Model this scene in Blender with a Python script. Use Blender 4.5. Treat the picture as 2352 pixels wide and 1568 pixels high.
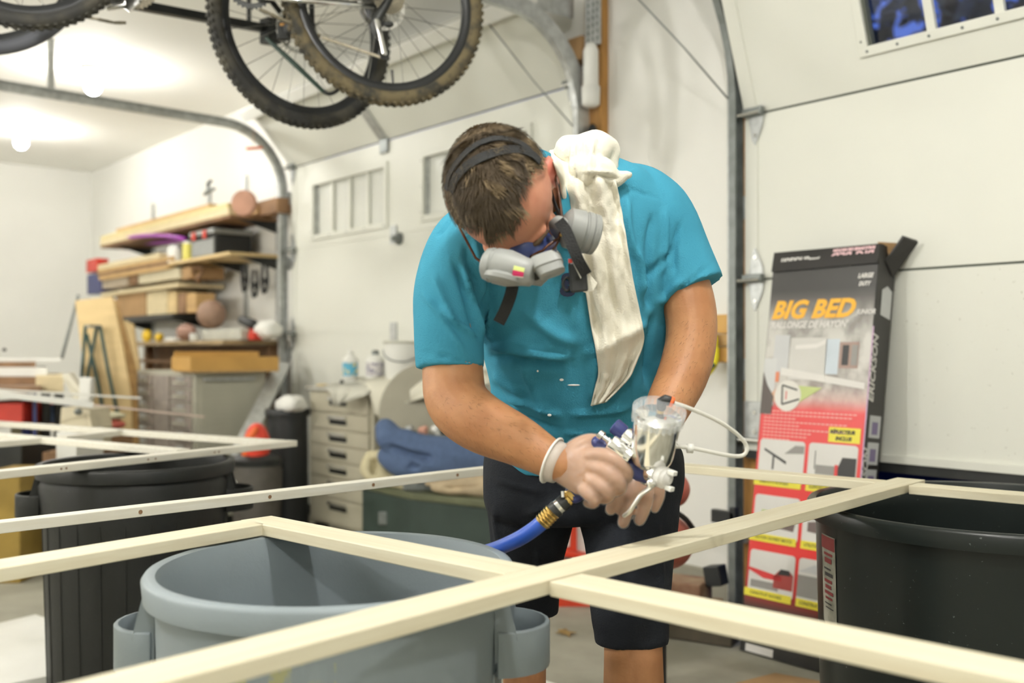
import bpy, bmesh, math, random
import numpy as np
from mathutils import Vector, Matrix, noise
from mathutils.bvhtree import BVHTree
random.seed(7)
for o in list(bpy.data.objects): bpy.data.objects.remove(o, do_unlink=True)
SC = bpy.context.scene; COL = SC.collection
# ------------------------------------------------------------------ camera
HC = 1.02; FPX = 2306.0
CAMX = Vector((.641, .768, 0)); CAMF = Vector((-.768, .641, 0))   # image right / view direction in room axes
cd = bpy.data.cameras.new('camera'); cam = bpy.data.objects.new('camera', cd); COL.objects.link(cam)
cam.location = (0, 0, HC)
cam.rotation_euler = (math.radians(90), 0, math.atan2(.768, .641))
cd.sensor_width = 36; cd.lens = FPX/2352*36; cd.shift_y = 21/2352
cd.dof.use_dof = True; cd.dof.focus_distance = 1.9; cd.dof.aperture_fstop = 2.6
cd.clip_start = .02; cd.clip_end = 200
SC.camera = cam
vs = SC.view_settings; vs.view_transform = 'Standard'; vs.look = 'None'; vs.gamma = 1; vs.use_curve_mapping = False
vs.exposure = -0.05
# ------------------------------------------------------------------ dusk sky
w = bpy.data.worlds.new('dusk'); SC.world = w; w.use_nodes = True
nt = w.node_tree; bg = nt.nodes['Background']
tc = nt.nodes.new('ShaderNodeTexCoord'); sp = nt.nodes.new('ShaderNodeSeparateXYZ'); cr = nt.nodes.new('ShaderNodeValToRGB')
nt.links.new(tc.outputs['Generated'], sp.inputs[0]); nt.links.new(sp.outputs['Z'], cr.inputs[0]); nt.links.new(cr.outputs[0], bg.inputs[0])
cr.color_ramp.elements[0].color = (.055, .10, .34, 1); cr.color_ramp.elements[1].color = (.014, .034, .16, 1)
bg.inputs[1].default_value = 2.3
# ------------------------------------------------------------------ lamps (x, y, watts): first two seen bulbs, the rest added unseen as fill
LAMPS = [(-6.3, 1.95, 18), (-8.35, 2.05, 15), (-6.0, -.9, 36), (-2.6, -.7, 50), (-4.2, -2.1, 38), (-.5, .8, 36), (.6, -.6, 34), (-8.3, -.8, 24)]
LAMPCOL = (1.0, .972, .935)
LAMPK = 3.1
CEIL = 2.74

def W(px, py, Z):
    return Vector((0, 0, HC)) + CAMX*((px-1176)/FPX*Z) + CAMF*Z + Vector((0, 0, (805-py)/FPX*Z))
def ray(px, py): return CAMX*((px-1176)/FPX) + CAMF + Vector((0, 0, (805-py)/FPX))
def onY(px, py, Y): r = ray(px, py); return Vector((0, 0, HC)) + r*(Y/r.y)
def onX(px, py, X): r = ray(px, py); return Vector((0, 0, HC)) + r*(X/r.x)
def onZ(px, py, z): r = ray(px, py); return Vector((0, 0, HC)) + r*((z-HC)/r.z)
def proj(p):
    d = p.dot(CAMF); return 1176+FPX*p.dot(CAMX)/d, 805-FPX*(p.z-HC)/d

# ------------------------------------------------------------------ materials
def mat(name, col, rough=.6, metal=0, var=0, vscale=8, bump=0, bscale=60, col2=None, spec=.5, trans=0, alpha=1, emit=None, estr=0, stretch=None, coat=0, ior=1.45, ramp=(.35, .65), detail=4):
    m = bpy.data.materials.new(name); m.use_nodes = True; t = m.node_tree; b = t.nodes['Principled BSDF']
    b.inputs['Base Color'].default_value = (*col, 1); b.inputs['Roughness'].default_value = rough
    b.inputs['Metallic'].default_value = metal; b.inputs['Specular IOR Level'].default_value = spec
    b.inputs['IOR'].default_value = ior
    if trans: b.inputs['Transmission Weight'].default_value = trans
    if alpha < 1: b.inputs['Alpha'].default_value = alpha
    if coat: b.inputs['Coat Weight'].default_value = coat
    if emit: b.inputs['Emission Color'].default_value = (*emit, 1); b.inputs['Emission Strength'].default_value = estr
    if var or col2 or bump:
        c = t.nodes.new('ShaderNodeTexCoord'); mp = t.nodes.new('ShaderNodeMapping')
        t.links.new(c.outputs['Object'], mp.inputs[0])
        if stretch: mp.inputs['Scale'].default_value = stretch
    if var or col2:
        n = t.nodes.new('ShaderNodeTexNoise'); n.inputs['Scale'].default_value = vscale; n.inputs['Detail'].default_value = detail
        t.links.new(mp.outputs[0], n.inputs['Vector'])
        r = t.nodes.new('ShaderNodeValToRGB'); r.color_ramp.elements[0].position, r.color_ramp.elements[1].position = ramp
        c2 = col2 if col2 else tuple(x*(1-var) for x in col)
        r.color_ramp.elements[0].color = (*c2, 1); r.color_ramp.elements[1].color = (*col, 1)
        t.links.new(n.outputs['Fac'], r.inputs[0]); t.links.new(r.outputs[0], b.inputs['Base Color'])
    if bump:
        n2 = t.nodes.new('ShaderNodeTexNoise'); n2.inputs['Scale'].default_value = bscale; n2.inputs['Detail'].default_value = 5
        t.links.new(mp.outputs[0], n2.inputs['Vector'])
        bp = t.nodes.new('ShaderNodeBump'); bp.inputs['Strength'].default_value = bump; bp.inputs['Distance'].default_value = .004
        t.links.new(n2.outputs['Fac'], bp.inputs['Height']); t.links.new(bp.outputs[0], b.inputs['Normal'])
    return m
M = {}
M['wall'] = mat('wall_paint', (.80, .797, .745), .75, var=.05, vscale=1.3, bump=.15, bscale=90)
M['ceil'] = mat('ceiling_paint', (.94, .935, .88), .8, var=.05, vscale=1)
M['concrete'] = mat('concrete', (.38, .365, .295), .75, col2=(.26, .25, .195), vscale=3.2, bump=.25, bscale=30, detail=8)
M['door'] = mat('door_enamel', (.72, .725, .65), .45, var=.04, vscale=1.5)
M['doorb'] = mat('door_enamel_splashed', (.72, .725, .65), .5, col2=(.40, .39, .31), vscale=75, ramp=(.24, .31))
M['dark'] = mat('dark_rubber', (.025, .027, .026), .6, var=.3, bump=.2)
M['seam'] = mat('seam_rubber', (.10, .11, .09), .7)
M['galv'] = mat('galvanised_steel', (.58, .60, .59), .42, .7, var=.25, vscale=30)
M['galvd'] = mat('weathered_steel', (.24, .26, .25), .45, .5, var=.25, vscale=20)
M['steel'] = mat('bright_steel', (.78, .78, .76), .22, 1, var=.1, vscale=10)
M['chrome'] = mat('polished_metal', (.86, .86, .84), .12, 1)
M['iron'] = mat('dark_steel', (.045, .047, .045), .4, .6, var=.3)
M['jamb'] = mat('orange_pine', (.52, .27, .075), .6, var=.3, vscale=6, stretch=(8, 8, 1))
M['pine'] = mat('pale_pine', (.69, .58, .35), .6, var=.14, vscale=5, stretch=(2, 2, 12))
M['pine2'] = mat('honey_pine', (.56, .36, .15), .6, var=.2, vscale=5, stretch=(1, 6, 6))
M['plywood'] = mat('plywood', (.72, .54, .27), .6, var=.12, vscale=4, stretch=(1, 1, 6))
M['brownwood'] = mat('brown_wood', (.30, .17, .085), .65, var=.4, vscale=8)
M['cardboard'] = mat('cardboard', (.42, .26, .12), .8, var=.15)
M['white'] = mat('white_plastic', (.78, .78, .73), .4, var=.04)
M['glass'] = mat('window_glass', (.9, .95, 1), .02, trans=1, ior=1.45)
M['acrylic'] = mat('acrylic_pane', (.72, .73, .67), .25, var=.1, vscale=2)
M['bulb'] = mat('lit_bulb', (1, .95, .85), .4, emit=LAMPCOL, estr=1)
M['orange'] = mat('orange_tape', (.85, .16, .04), .5, var=.1)
M['red'] = mat('red_paint', (.62, .05, .03), .4, var=.2)
M['navy'] = mat('navy_plastic', (.035, .045, .16), .4, var=.1)
M['black'] = mat('black_plastic', (.022, .024, .024), .45, var=.25)
M['brass'] = mat('brass', (.72, .50, .16), .28, 1, var=.15, vscale=60)

# ------------------------------------------------------------------ mesh helpers
class MB:
    def __init__(s): s.v = []; s.f = []
    def add(s, vs, fs):
        n = len(s.v); s.v += [Vector(v) for v in vs]; s.f += [tuple(i+n for i in f) for f in fs]; return s
    def box(s, x0, x1, y0, y1, z0, z1):
        return s.add([(x, y, z) for z in (z0, z1) for x, y in ((x0, y0), (x1, y0), (x1, y1), (x0, y1))],
                     [(3, 2, 1, 0), (4, 5, 6, 7), (0, 1, 5, 4), (1, 2, 6, 5), (2, 3, 7, 6), (3, 0, 4, 7)])
    def obox(s, c, ax, ay, az):      # centre and three half-axis vectors
        c = Vector(c)
        return s.add([c+sx*ax+sy*ay+sz*az for sz in (-1, 1) for sx, sy in ((-1, -1), (1, -1), (1, 1), (-1, 1))],
                     [(3, 2, 1, 0), (4, 5, 6, 7), (0, 1, 5, 4), (1, 2, 6, 5), (2, 3, 7, 6), (3, 0, 4, 7)])
    def bar(s, a, b, wd, ht, up=Vector((0, 0, 1))):
        a = Vector(a); b = Vector(b); d = (b-a); L = d.length; d.normalize(); sd = d.cross(up).normalized(); u = sd.cross(d)
        return s.obox((a+b)/2, d*(L/2), sd*(wd/2), u*(ht/2))
    def loft(s, rings, caps=True):
        n = len(rings[0]); vs = [v for r in rings for v in r]; fs = []
        for i in range(len(rings)-1):
            for j in range(n):
                k = (j+1) % n; fs.append((i*n+j, i*n+k, (i+1)*n+k, (i+1)*n+j))
        if caps: fs.append(tuple(range(n))[::-1]); fs.append(tuple((len(rings)-1)*n+j for j in range(n)))
        return s.add(vs, fs)
    def tube(s, pts, rad, seg=10, rnd=False, flat=1, up=None, closed=False):
        pts = [Vector(p) for p in pts]; n = len(pts)
        if not hasattr(rad, '__len__'): rad = [rad]*n
        rings = []; u = None
        for i, p in enumerate(pts):
            if closed: d = (pts[(i+1) % n]-pts[i-1]).normalized()
            else: d = (pts[min(i+1, n-1)]-pts[max(i-1, 0)]).normalized()
            if u is None:
                u = Vector(up) if up is not None else (Vector((0, 0, 1)) if abs(d.z) < .9 else Vector((1, 0, 0)))
            u = (u-d*u.dot(d))
            u = u.normalized() if u.length > 1e-6 else d.orthogonal().normalized()
            sd = d.cross(u)
            R = rad[i] if hasattr(rad[i], '__len__') else (rad[i], rad[i]*flat)
            rings.append((p, d, sd, u, R))
        out = []
        def ring(p, sd, u, a, b): return [p+sd*(a*math.cos(t))+u*(b*math.sin(t)) for t in [2*math.pi*k/seg for k in range(seg)]]
        if closed:
            rr = [ring(p, sd, u, R[0], R[1]) for p, d, sd, u, R in rings]; m = len(rr); vs = [v for r in rr for v in r]; fs = []
            for i in range(m):
                i2 = (i+1) % m
                for j in range(seg): k = (j+1) % seg; fs.append((i*seg+j, i*seg+k, i2*seg+k, i2*seg+j))
            return s.add(vs, fs)
        if rnd:
            p, d, sd, u, R = rings[0]; m = (R[0]+R[1])/2
            for q in (80, 55, 28): a = math.radians(q); out.append(ring(p-d*m*math.sin(a), sd, u, R[0]*math.cos(a), R[1]*math.cos(a)))
        for p, d, sd, u, R in rings: out.append(ring(p, sd, u, R[0], R[1]))
        if rnd:
            p, d, sd, u, R = rings[-1]; m = (R[0]+R[1])/2
            for q in (28, 55, 80): a = math.radians(q); out.append(ring(p+d*m*math.sin(a), sd, u, R[0]*math.cos(a), R[1]*math.cos(a)))
        return s.loft(out)
    def lathe(s, base, axis, prof, seg=24, closed=False):   # prof: (distance along axis, radius)
        base = Vector(base); axis = Vector(axis).normalized(); u = axis.orthogonal().normalized(); w_ = axis.cross(u)
        rings = [[base+axis*h+(u*math.cos(t)+w_*math.sin(t))*max(r, 1e-4) for t in [2*math.pi*k/seg for k in range(seg)]] for h, r in prof]
        return s.loft(rings, caps=not closed)
    def ell(s, c, ax, ay, az, seg=16, ringn=9):
        c = Vector(c); rings = []
        for i in range(1, ringn):
            a = math.pi*i/ringn-math.pi/2
            rings.append([c+az*math.sin(a)+ax*(math.cos(a)*math.cos(t))+ay*(math.cos(a)*math.sin(t)) for t in [2*math.pi*k/seg for k in range(seg)]])
        return s.loft(rings)
    def prism(s, poly, off):      # poly: list of points, off: vector
        off = Vector(off); n = len(poly); vs = [Vector(p) for p in poly]+[Vector(p)+off for p in poly]
        return s.add(vs, [tuple(range(n))[::-1], tuple(range(n, 2*n))]+[(i, (i+1) % n, n+(i+1) % n, n+i) for i in range(n)])
    def grid(s, rows):
        n = len(rows[0]); return s.add([v for r in rows for v in r], [(i*n+j, i*n+j+1, (i+1)*n+j+1, (i+1)*n+j) for i in range(len(rows)-1) for j in range(n-1)])
WL = {}
def fix(me):
    bm = bmesh.new(); bm.from_mesh(me); bmesh.ops.recalc_face_normals(bm, faces=bm.faces); bm.to_mesh(me); bm.free()
def linkmesh(name, me, m, parent=None, smooth=False, bevel=0, solid=0):
    n = len(me.vertices); co = np.empty(n*3); me.vertices.foreach_get('co', co); co = co.reshape(-1, 3)
    c = (co.min(0)+co.max(0))/2; co -= c; me.vertices.foreach_set('co', co.ravel())
    if m: me.materials.clear(); me.materials.append(M[m] if isinstance(m, str) else m)
    if smooth: me.polygons.foreach_set('use_smooth', [True]*len(me.polygons))
    o = bpy.data.objects.new(name, me); COL.objects.link(o); c = Vector(c); WL[o.name] = c
    if parent: o.parent = parent; o.location = c-WL[parent.name]
    else: o.location = c
    if solid: d = o.modifiers.new('solid', 'SOLIDIFY'); d.thickness = solid; d.offset = 0
    if bevel: b = o.modifiers.new('bevel', 'BEVEL'); b.width = bevel; b.segments = 2; b.limit_method = 'ANGLE'; b.harden_normals = False
    if smooth and smooth != True:
        e = o.modifiers.new('split', 'EDGE_SPLIT'); e.split_angle = math.radians(smooth)
    me.update()
    return o
def part(name, mb, m, parent=None, smooth=False, bevel=0, solid=0, nofix=False):
    me = bpy.data.meshes.new(name); me.from_pydata([tuple(v) for v in mb.v], [], mb.f)
    if not nofix: fix(me)
    return linkmesh(name, me, m, parent, smooth, bevel, solid)
def tag(o, label, cat, group=None):
    o['label'] = label; o['category'] = cat
    if group: o['group'] = group
    return o
def thing(name, label, cat, loc=(0, 0, 0), group=None):
    o = bpy.data.objects.new(name, None); COL.objects.link(o); o.location = loc; o.empty_display_size = .05; WL[o.name] = Vector(loc); return tag(o, label, cat, group)
def struct(o): o['kind'] = 'structure'; return o
def textmesh(s, size, origin, right, up, name, m, parent, ext=.0004, bold=0, shear=0, sx=1, align='LEFT'):
    cu = bpy.data.curves.new('t', 'FONT'); cu.body = s; cu.size = size; cu.extrude = ext; cu.offset = bold; cu.shear = shear; cu.align_x = align; cu.space_character = 1.02; cu.resolution_u = 3
    t = bpy.data.objects.new('t', cu); COL.objects.link(t); dg = bpy.context.evaluated_depsgraph_get()
    me = bpy.data.meshes.new_from_object(t.evaluated_get(dg)); bpy.data.objects.remove(t); bpy.data.curves.remove(cu)
    right = Vector(right).normalized(); up = Vector(up).normalized(); nn = right.cross(up)
    n = len(me.vertices); co = np.empty(n*3); me.vertices.foreach_get('co', co); co = co.reshape(-1, 3)
    co = np.outer(co[:, 0]*sx, right)+np.outer(co[:, 1], up)+np.outer(co[:, 2], nn)+np.array(origin)
    me.vertices.foreach_set('co', co.ravel()); return linkmesh(name, me, m, parent)
def fused(mb, voxel=.006, smooth=4, fac=.5):
    me = bpy.data.meshes.new('f'); me.from_pydata([tuple(v) for v in mb.v], [], mb.f); fix(me)
    o = bpy.data.objects.new('f', me); COL.objects.link(o)
    r = o.modifiers.new('r', 'REMESH'); r.mode = 'VOXEL'; r.voxel_size = voxel
    if smooth: q = o.modifiers.new('s', 'SMOOTH'); q.iterations = smooth; q.factor = fac
    dg = bpy.context.evaluated_depsgraph_get(); out = bpy.data.meshes.new_from_object(o.evaluated_get(dg)); bpy.data.objects.remove(o); bpy.data.meshes.remove(me)
    return out
# ================================================================== ROOM
YW = 3.10; XL = -10.05; XR = 3.0; YB = -3.2
struct(part('floor', MB().box(XL-.1, XR+.1, YB-.1, YW+.12, -.08, 0), 'concrete'))
struct(part('ceiling', MB().box(XL-.1, XR+.1, YB-.1, YW+.15, CEIL, CEIL+.08), 'ceil'))
OPM = (-5.80, -3.30, 2.27); OPR = (-2.24, .45, 2.50)
b = MB()
b.box(XL, OPM[0], YW, YW+.15, 0, CEIL); b.box(OPM[1], OPR[0], YW, YW+.15, 0, CEIL); b.box(OPR[1], XR, YW, YW+.15, 0, CEIL)
b.box(OPM[0], OPM[1], YW, YW+.15, OPM[2], CEIL); b.box(OPR[0], OPR[1], YW, YW+.15, OPR[2], CEIL)
struct(part('wall_back', b, 'wall'))
struct(part('wall_left', MB().box(XL-.12, XL, YB, YW+.15, 0, CEIL), 'wall'))
struct(part('wall_right', MB().box(XR, XR+.12, YB, YW+.15, 0, CEIL), 'wall'))
struct(part('wall_front', MB().box(XL-.12, XR+.12, YB-.12, YB, 0, CEIL), 'wall'))
# concrete curb strip at the foot of the wall between the doors
struct(part('trim_1', MB().box(-3.06, -2.37, YW-.035, YW, 0, .17), 'concrete'))
struct(part('trim_2', MB().box(-3.17, -3.065, YW-.04, YW, 0, CEIL-.01), 'jamb'))
struct(part('trim_3', MB().box(-2.34, -2.255, YW-.035, YW, .0, 2.35), 'jamb'))
struct(part('trim_4', MB().box(-5.95, -5.80, YW-.03, YW, 0, 2.45), 'wall'))

# lamps
for i, (x, y, wt) in enumerate(LAMPS):
    lab = ['nearer of the two lit ceiling bulbs seen in white holders', 'farther of the two lit ceiling bulbs, close to the left wall'][i] if i < 2 else 'added fill bulb in white holder, outside the view'
    t = thing('ceiling_or_fill_lamp', lab, 'lamp', (x, y, CEIL), 'fill lamps added outside the view' if i > 1 else None)
    if i > 1: part('fill_lamp_stem', MB().tube([(x, y, CEIL), (x, y, CEIL-(.21 if i in (3, 5, 6) else .81))], .008, 8), 'white', t)  # only the added fill lamps hang on stems, to brighten room and ceiling
    zl = CEIL-(0 if i < 2 else .20 if i in (3, 5, 6) else .80)
    part('lamp_holder', MB().lathe((x, y, zl), (0, 0, -1), [(0, .055), (.015, .075), (.03, .06), (.045, .03), (.07, .026)] if i < 2 else [(0, .012), (.02, .024), (.07, .022)]), 'white', t, True)
    m = M['bulb'].copy(); m.node_tree.nodes['Principled BSDF'].inputs['Emission Strength'].default_value = wt/ (4*math.pi*.05**2) * .62/math.pi*LAMPK
    part('bulb', MB().ell((x, y, zl-.115), Vector((.05, 0, 0)), Vector((0, .05, 0)), Vector((0, 0, .055))), m, t, True)

# ================================================================== GARAGE DOORS (sectional)
def section(root, x0, x1, z0, h, tilt, y0, m='door', wins=(), wz=(.13, .44), npan=4, glass='acrylic', gk='seam'):
    """one door section hinged at (y0,z0), leaning into the room by tilt degrees, with framed windows"""
    a = math.radians(tilt); up = Vector((0, -math.sin(a), math.cos(a))); nn = Vector((0, math.cos(a), math.sin(a)))   # nn points outwards
    O = Vector((0, y0, z0)); T = .045
    def bx(mb, xa, xb, ua, ub, na, nb):
        return mb.obox(O+Vector(((xa+xb)/2, 0, 0))+up*((ua+ub)/2)+nn*((na+nb)/2), Vector(((xb-xa)/2, 0, 0)), up*((ub-ua)/2), nn*((nb-na)/2))
    p = MB(); g = .004
    if wins:
        u0, u1 = wz; bx(p, x0, x1, g, u0, 0, T); bx(p, x0, x1, u1, h-g, 0, T); xs = [x0]+[q for w_ in wins for q in w_]+[x1]
        for k in range(0, len(xs), 2): bx(p, xs[k], xs[k+1], u0, u1, 0, T)
    else: bx(p, x0, x1, g, h-g, 0, T)
    sec = part('door_section', p, m, root)
    part('seam_gasket', bx(MB(), x0+.005, x1-.005, -g, g, .004, T-.01), gk, sec)
    e = MB(); bx(e, x0-.001, x0+.055, g, h-g, -.004, T+.001); bx(e, x1-.055, x1+.001, g, h-g, -.004, T+.001)
    part('end_stile', e, m, sec)
    for (wa, wb) in wins:
        fr = MB(); f = .022
        bx(fr, wa-.03, wb+.03, u0-.03, u0+.002, -.012, .004); bx(fr, wa-.03, wb+.03, u1-.002, u1+.03, -.012, .004)
        bx(fr, wa-.03, wa+.002, u0, u1, -.012, .004); bx(fr, wb-.002, wb+.03, u0, u1, -.012, .004)
        F = part('window_frame', fr, 'door', root, bevel=.003)
        rim = MB(); bx(rim, wa-.001, wa+.012, u0, u1, .003, .03); bx(rim, wb-.012, wb+.001, u0, u1, .003, .03)
        part('inner_rim', rim, 'seam' if glass == 'glass' else 'galv', F)
        part('pane', bx(MB(), wa, wb, u0, u1, .025, .029), glass, F)
        for k in range(1, npan):
            xm = wa+(wb-wa)*k/npan; part('muntin', bx(MB(), xm-.014, xm+.014, u0, u1, .008, .024), 'door', F)
        nsc = 2*npan if glass == 'glass' else npan
        for k in range(nsc+1):
            xx = wa+(wb-wa)*k/nsc
            for uu in (u0-.014,): part('screw', MB().lathe(O+Vector((xx, 0, 0))+up*uu-nn*.0125, -nn, [(0, .005), (.0015, .005), (.003, .002)], 8), 'galvd', F)
        for uu in (u0+.02, (u0+u1)/2, u1-.02): part('screw', MB().lathe(O+Vector((wa-.016, 0, 0))+up*uu-nn*.0125, -nn, [(0, .004), (.003, .002)], 8), 'galvd', F)
    return up, nn, O
def hinge(root, x, z, y, side, name='roller_hinge', tilt=0):
    a = math.radians(tilt)
    t = part(name, MB().prism([(x-side*.0, y, z-.10), (x+side*.012, y, z-.115), (x+side*.042, y, z-.05), (x+side*.05, y, z), (x+side*.042, y-.0, z+.05), (x+side*.012, y, z+.115), (x, y, z+.10), (x-side*.02, y, z)], (0, -.004, 0)), 'galv', root)
    k = MB().box(x-.03, x+.055, y-.03, y-.004, z-.012, z+.018) if side > 0 else MB().box(x-.055, x+.03, y-.03, y-.004, z-.012, z+.018)
    part('knuckle', k, 'galvd', t, bevel=.003)
    part('roller_stem', MB().tube([(x+side*.05, y-.035, z-.004), (x-side*.075, y-.035, z-.004)], .006), 'steel', t)
    for dz in (-.08, .08): part('bolt', MB().lathe((x+side*.015, y-.004, z+dz), (0, -1, 0), [(0, .008), (.006, .008)], 6), 'steel', t)

# middle door: closed, top section leaning in at the bend of the track
D1 = thing('garage_door', 'closed white sectional garage door behind the man, two windows, top section tipped inwards', 'garage door', (-4.65, 3.08, .06))
SH = .5325; XA, XB = -5.85, -3.20
wins1 = [(-5.56, -4.75), (-4.37, -3.53)]
for k in range(4): section(D1, XA, XB, .06+SH*k, SH, 0, 3.045, wins=wins1 if k == 3 else (), wz=(.075, .385), gk='galv' if k == 0 else 'door')
section(D1, XA, XB, .06+SH*4, .46, 42, 3.045, m='door')
a = math.radians(42); up5 = Vector((0, -math.sin(a), math.cos(a))); n5 = Vector((0, math.cos(a), math.sin(a))); O5 = Vector((0, 3.045, 2.19))
part('top_strut', MB().obox(O5+Vector(((XA+XB)/2, 0, 0))+up5*.43-n5*.03, Vector((1.37, 0, 0)), up5*.035, n5*.03), 'white', D1, bevel=.006)
part('centre_stile', MB().obox(O5+Vector((-4.75, 0, 0))+up5*.22-n5*.006, Vector((.035, 0, 0)), up5*.20, n5*.006), 'galv', D1)
part('centre_hinge', MB().box(-4.79, -4.71, 3.03, 3.045, 2.12, 2.26), 'galvd', D1, bevel=.004)
part('bottom_seal', MB().box(XA, XB, 3.045, 3.09, .0, .062), 'dark', D1)
kb = onY(918, 548, 3.045)
part('lock_knob', MB().lathe(kb, (0, -1, 0), [(0, .035), (.012, .035), (.02, .014), (.045, .018), (.055, .012)], 14), 'galvd', D1, True)
for z in (2.19, 1.6575, 1.125, .5925): hinge(D1, XA+.01, z, 3.04, 1); hinge(D1, XB-.01, z, 3.04, -1)
for z in (1.6575, 1.125): part('centre_hinge', MB().box(-4.69, -4.63, 3.035, 3.045, z-.05, z+.05), 'galv', D1)

# right door: partly raised, window section entering the bend
D2 = thing('garage_door', 'white sectional garage door at right, raised a little, blue dusk in its window', 'garage door', (-.95, 3.07, .675))
XA2, XB2 = -2.29, .50; Z2 = .675
section(D2, XA2, XB2, Z2, .6045, 0, 3.035, m='doorb')
section(D2, XA2, XB2, Z2+.6045, .6045, 0, 3.035)
section(D2, XA2, XB2, Z2+1.209, .56, 19, 3.035, wins=[(-1.77, -.93), (-.70, .14)], wz=(.135, .46), npan=4, glass='glass')
a = math.radians(19)
section(D2, XA2, XB2, Z2+1.209+.565*math.cos(a), .47, 62, 3.035-.565*math.sin(a))
part('bottom_retainer', MB().box(XA2, XB2, 3.022, 3.085, Z2-.018, Z2+.006), 'door', D2)
part('bottom_seal', MB().box(XA2, XB2, 3.03, 3.08, Z2-.05, Z2-.018), 'dark', D2)
for z in (1.884, 1.2795): hinge(D2, XA2+.035, z, 3.03, 1)
br = part('bottom_bracket', MB().box(XA2-.0, XA2+.10, 3.022, 3.034, Z2-.0, Z2+.16), 'galv', D2, bevel=.003)
part('roller_stem', MB().tube([(XA2+.09, 3.0, Z2+.02), (XA2-.05, 3.0, Z2+.02)], .009), 'steel', br)
for z in (.05, .12): part('bolt', MB().lathe((XA2+.05, 3.022, Z2+z), (0, -1, 0), [(0, .008), (.005, .008)], 6), 'steel', br)

# tracks
def track(label, x, side, zt, r, ylen, zbot=0, m='galv', y=3.005, wd=.055):
    """vertical run, quarter bend and horizontal run of one roller track (C profile opening towards side)"""
    t = thing('door_track', label, 'track', (x, y, zbot))
    path = [Vector((x, y, zbot)), Vector((x, y, zt))]
    for k in range(1, 13):
        a = math.pi/2*k/12; path.append(Vector((x, y-r*(1-math.cos(a)), zt+r*math.sin(a))))
    path.append(Vector((x, y-r-ylen, zt+r+.03)))
    prof = [(0, -wd/2), (-.03*side, -wd/2), (-.03*side, wd/2), (0, wd/2), (0, wd/2-.004), (-.026*side, wd/2-.004), (-.026*side, -wd/2+.004), (0, -wd/2+.004)]
    rings = []
    for i, p in enumerate(path):
        d = (path[min(i+1, len(path)-1)]-path[max(i-1, 0)]).normalized()
        if i == 0: d = Vector((0, 0, 1))
        nn = Vector((0, d.z, -d.y))
        rings.append([p+Vector((q, 0, 0))+nn*s_ for q, s_ in prof])
    part('rail', MB().loft(rings), m, t)
    return t
TK = track('galvanised roller track left of the closed middle garage door', -5.885, 1, 2.03, .40, 2.6)
for z in (.4, 1.0, 1.58, 2.0): part('track_bracket', MB().box(-5.91, -5.87, 3.035, 3.069, z-.04, z+.04), 'galv', TK)
for yy, zz in ((1.6, 2.5), (.3, 2.52)): part('hanger_strap', MB().box(-5.92, -5.88, yy-.015, yy+.015, zz-.04, CEIL), 'galv', TK)
TK = track('wide galvanised track bending over beside the orange jamb behind the man', -3.15, -1, 2.02, .42, 2.4, wd=.07)
for z in (.4, 1.0, 1.58, 2.12): part('track_bracket', MB().box(-3.15, -3.08, 3.03, 3.06, z-.03, z+.03), 'galv', TK)
part('header_angle', MB().box(-3.22, -3.18, 1.2, 3.0, 2.50, 2.56).box(-3.18, -3.176, 1.2, 3.0, 2.46, 2.56), 'galv', TK)
TK = track('grey steel roller track left of the raised garage door', -2.30, 1, 1.93, .75, 1.4, m='galvd', wd=.05, y=3.01)
for z in (.35, .95, 1.55): part('track_bracket', MB().box(-2.32, -2.29, 3.035, 3.064, z-.04, z+.04), 'galv', TK)
part('edge_angle', MB().box(-2.336, -2.331, 2.985, 3.03, 0, 2.13), 'galv', TK)

# perforated hanging angle, hook block and the wood offcut on the orange jamb
t = thing('perforated_angle', 'galvanised perforated angle iron hung down along the orange jamb', 'bracket', (-3.2, 3.0, 2.2))
x0 = onY(1362, 50, 3.02).x; z0 = onY(1362, 105, 3.02).z
b = MB()
part('flange', MB().box(x0-.05, x0+.045, 3.02, 3.024, z0, CEIL), 'galv', t)
for k in range(14):
    for dx in (-.028, .0, .026): part('slot', MB().box(x0+dx-.004, x0+dx+.004, 3.0195, 3.0205, z0+.02+k*.03, z0+.038+k*.03), 'seam', t)
q = onY(1357, 240, 3.0); zt = onY(1357, 100, 3.0).z
t = thing('work_light', 'white tube-shaped work light hanging upright on the orange jamb', 'lamp', q)
part('tube_body', MB().lathe((q.x, 3.0, q.z+.06), (0, 0, 1), [(0, .038), (.02, .033), (zt-q.z-.09, .033), (zt-q.z-.06, .02)], 16), 'white', t, True)
part('end_cap', MB().lathe((q.x, 3.0, q.z-.01), (0, 0, 1), [(0, .025), (.01, .038), (.085, .04), (.09, .034)], 16), 'white', t, True)
q = onY(1325, 115, 3.04); tag(part('wood_block', MB().box(q.x-.07, q.x+.05, 3.02, 3.10, q.z-.05, q.z+.05), 'cardboard'), 'tan wood block on the wall beside the white work light', 'block')
q = onY(1361, 310, 3.03); tag(part('rubber_bumper', MB().ell(q, Vector((.022, 0, 0)), Vector((0, .025, 0)), Vector((0, 0, .05))), 'dark', smooth=True), 'dark rounded hook on the orange jamb just above the white cloth', 'hook')
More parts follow.
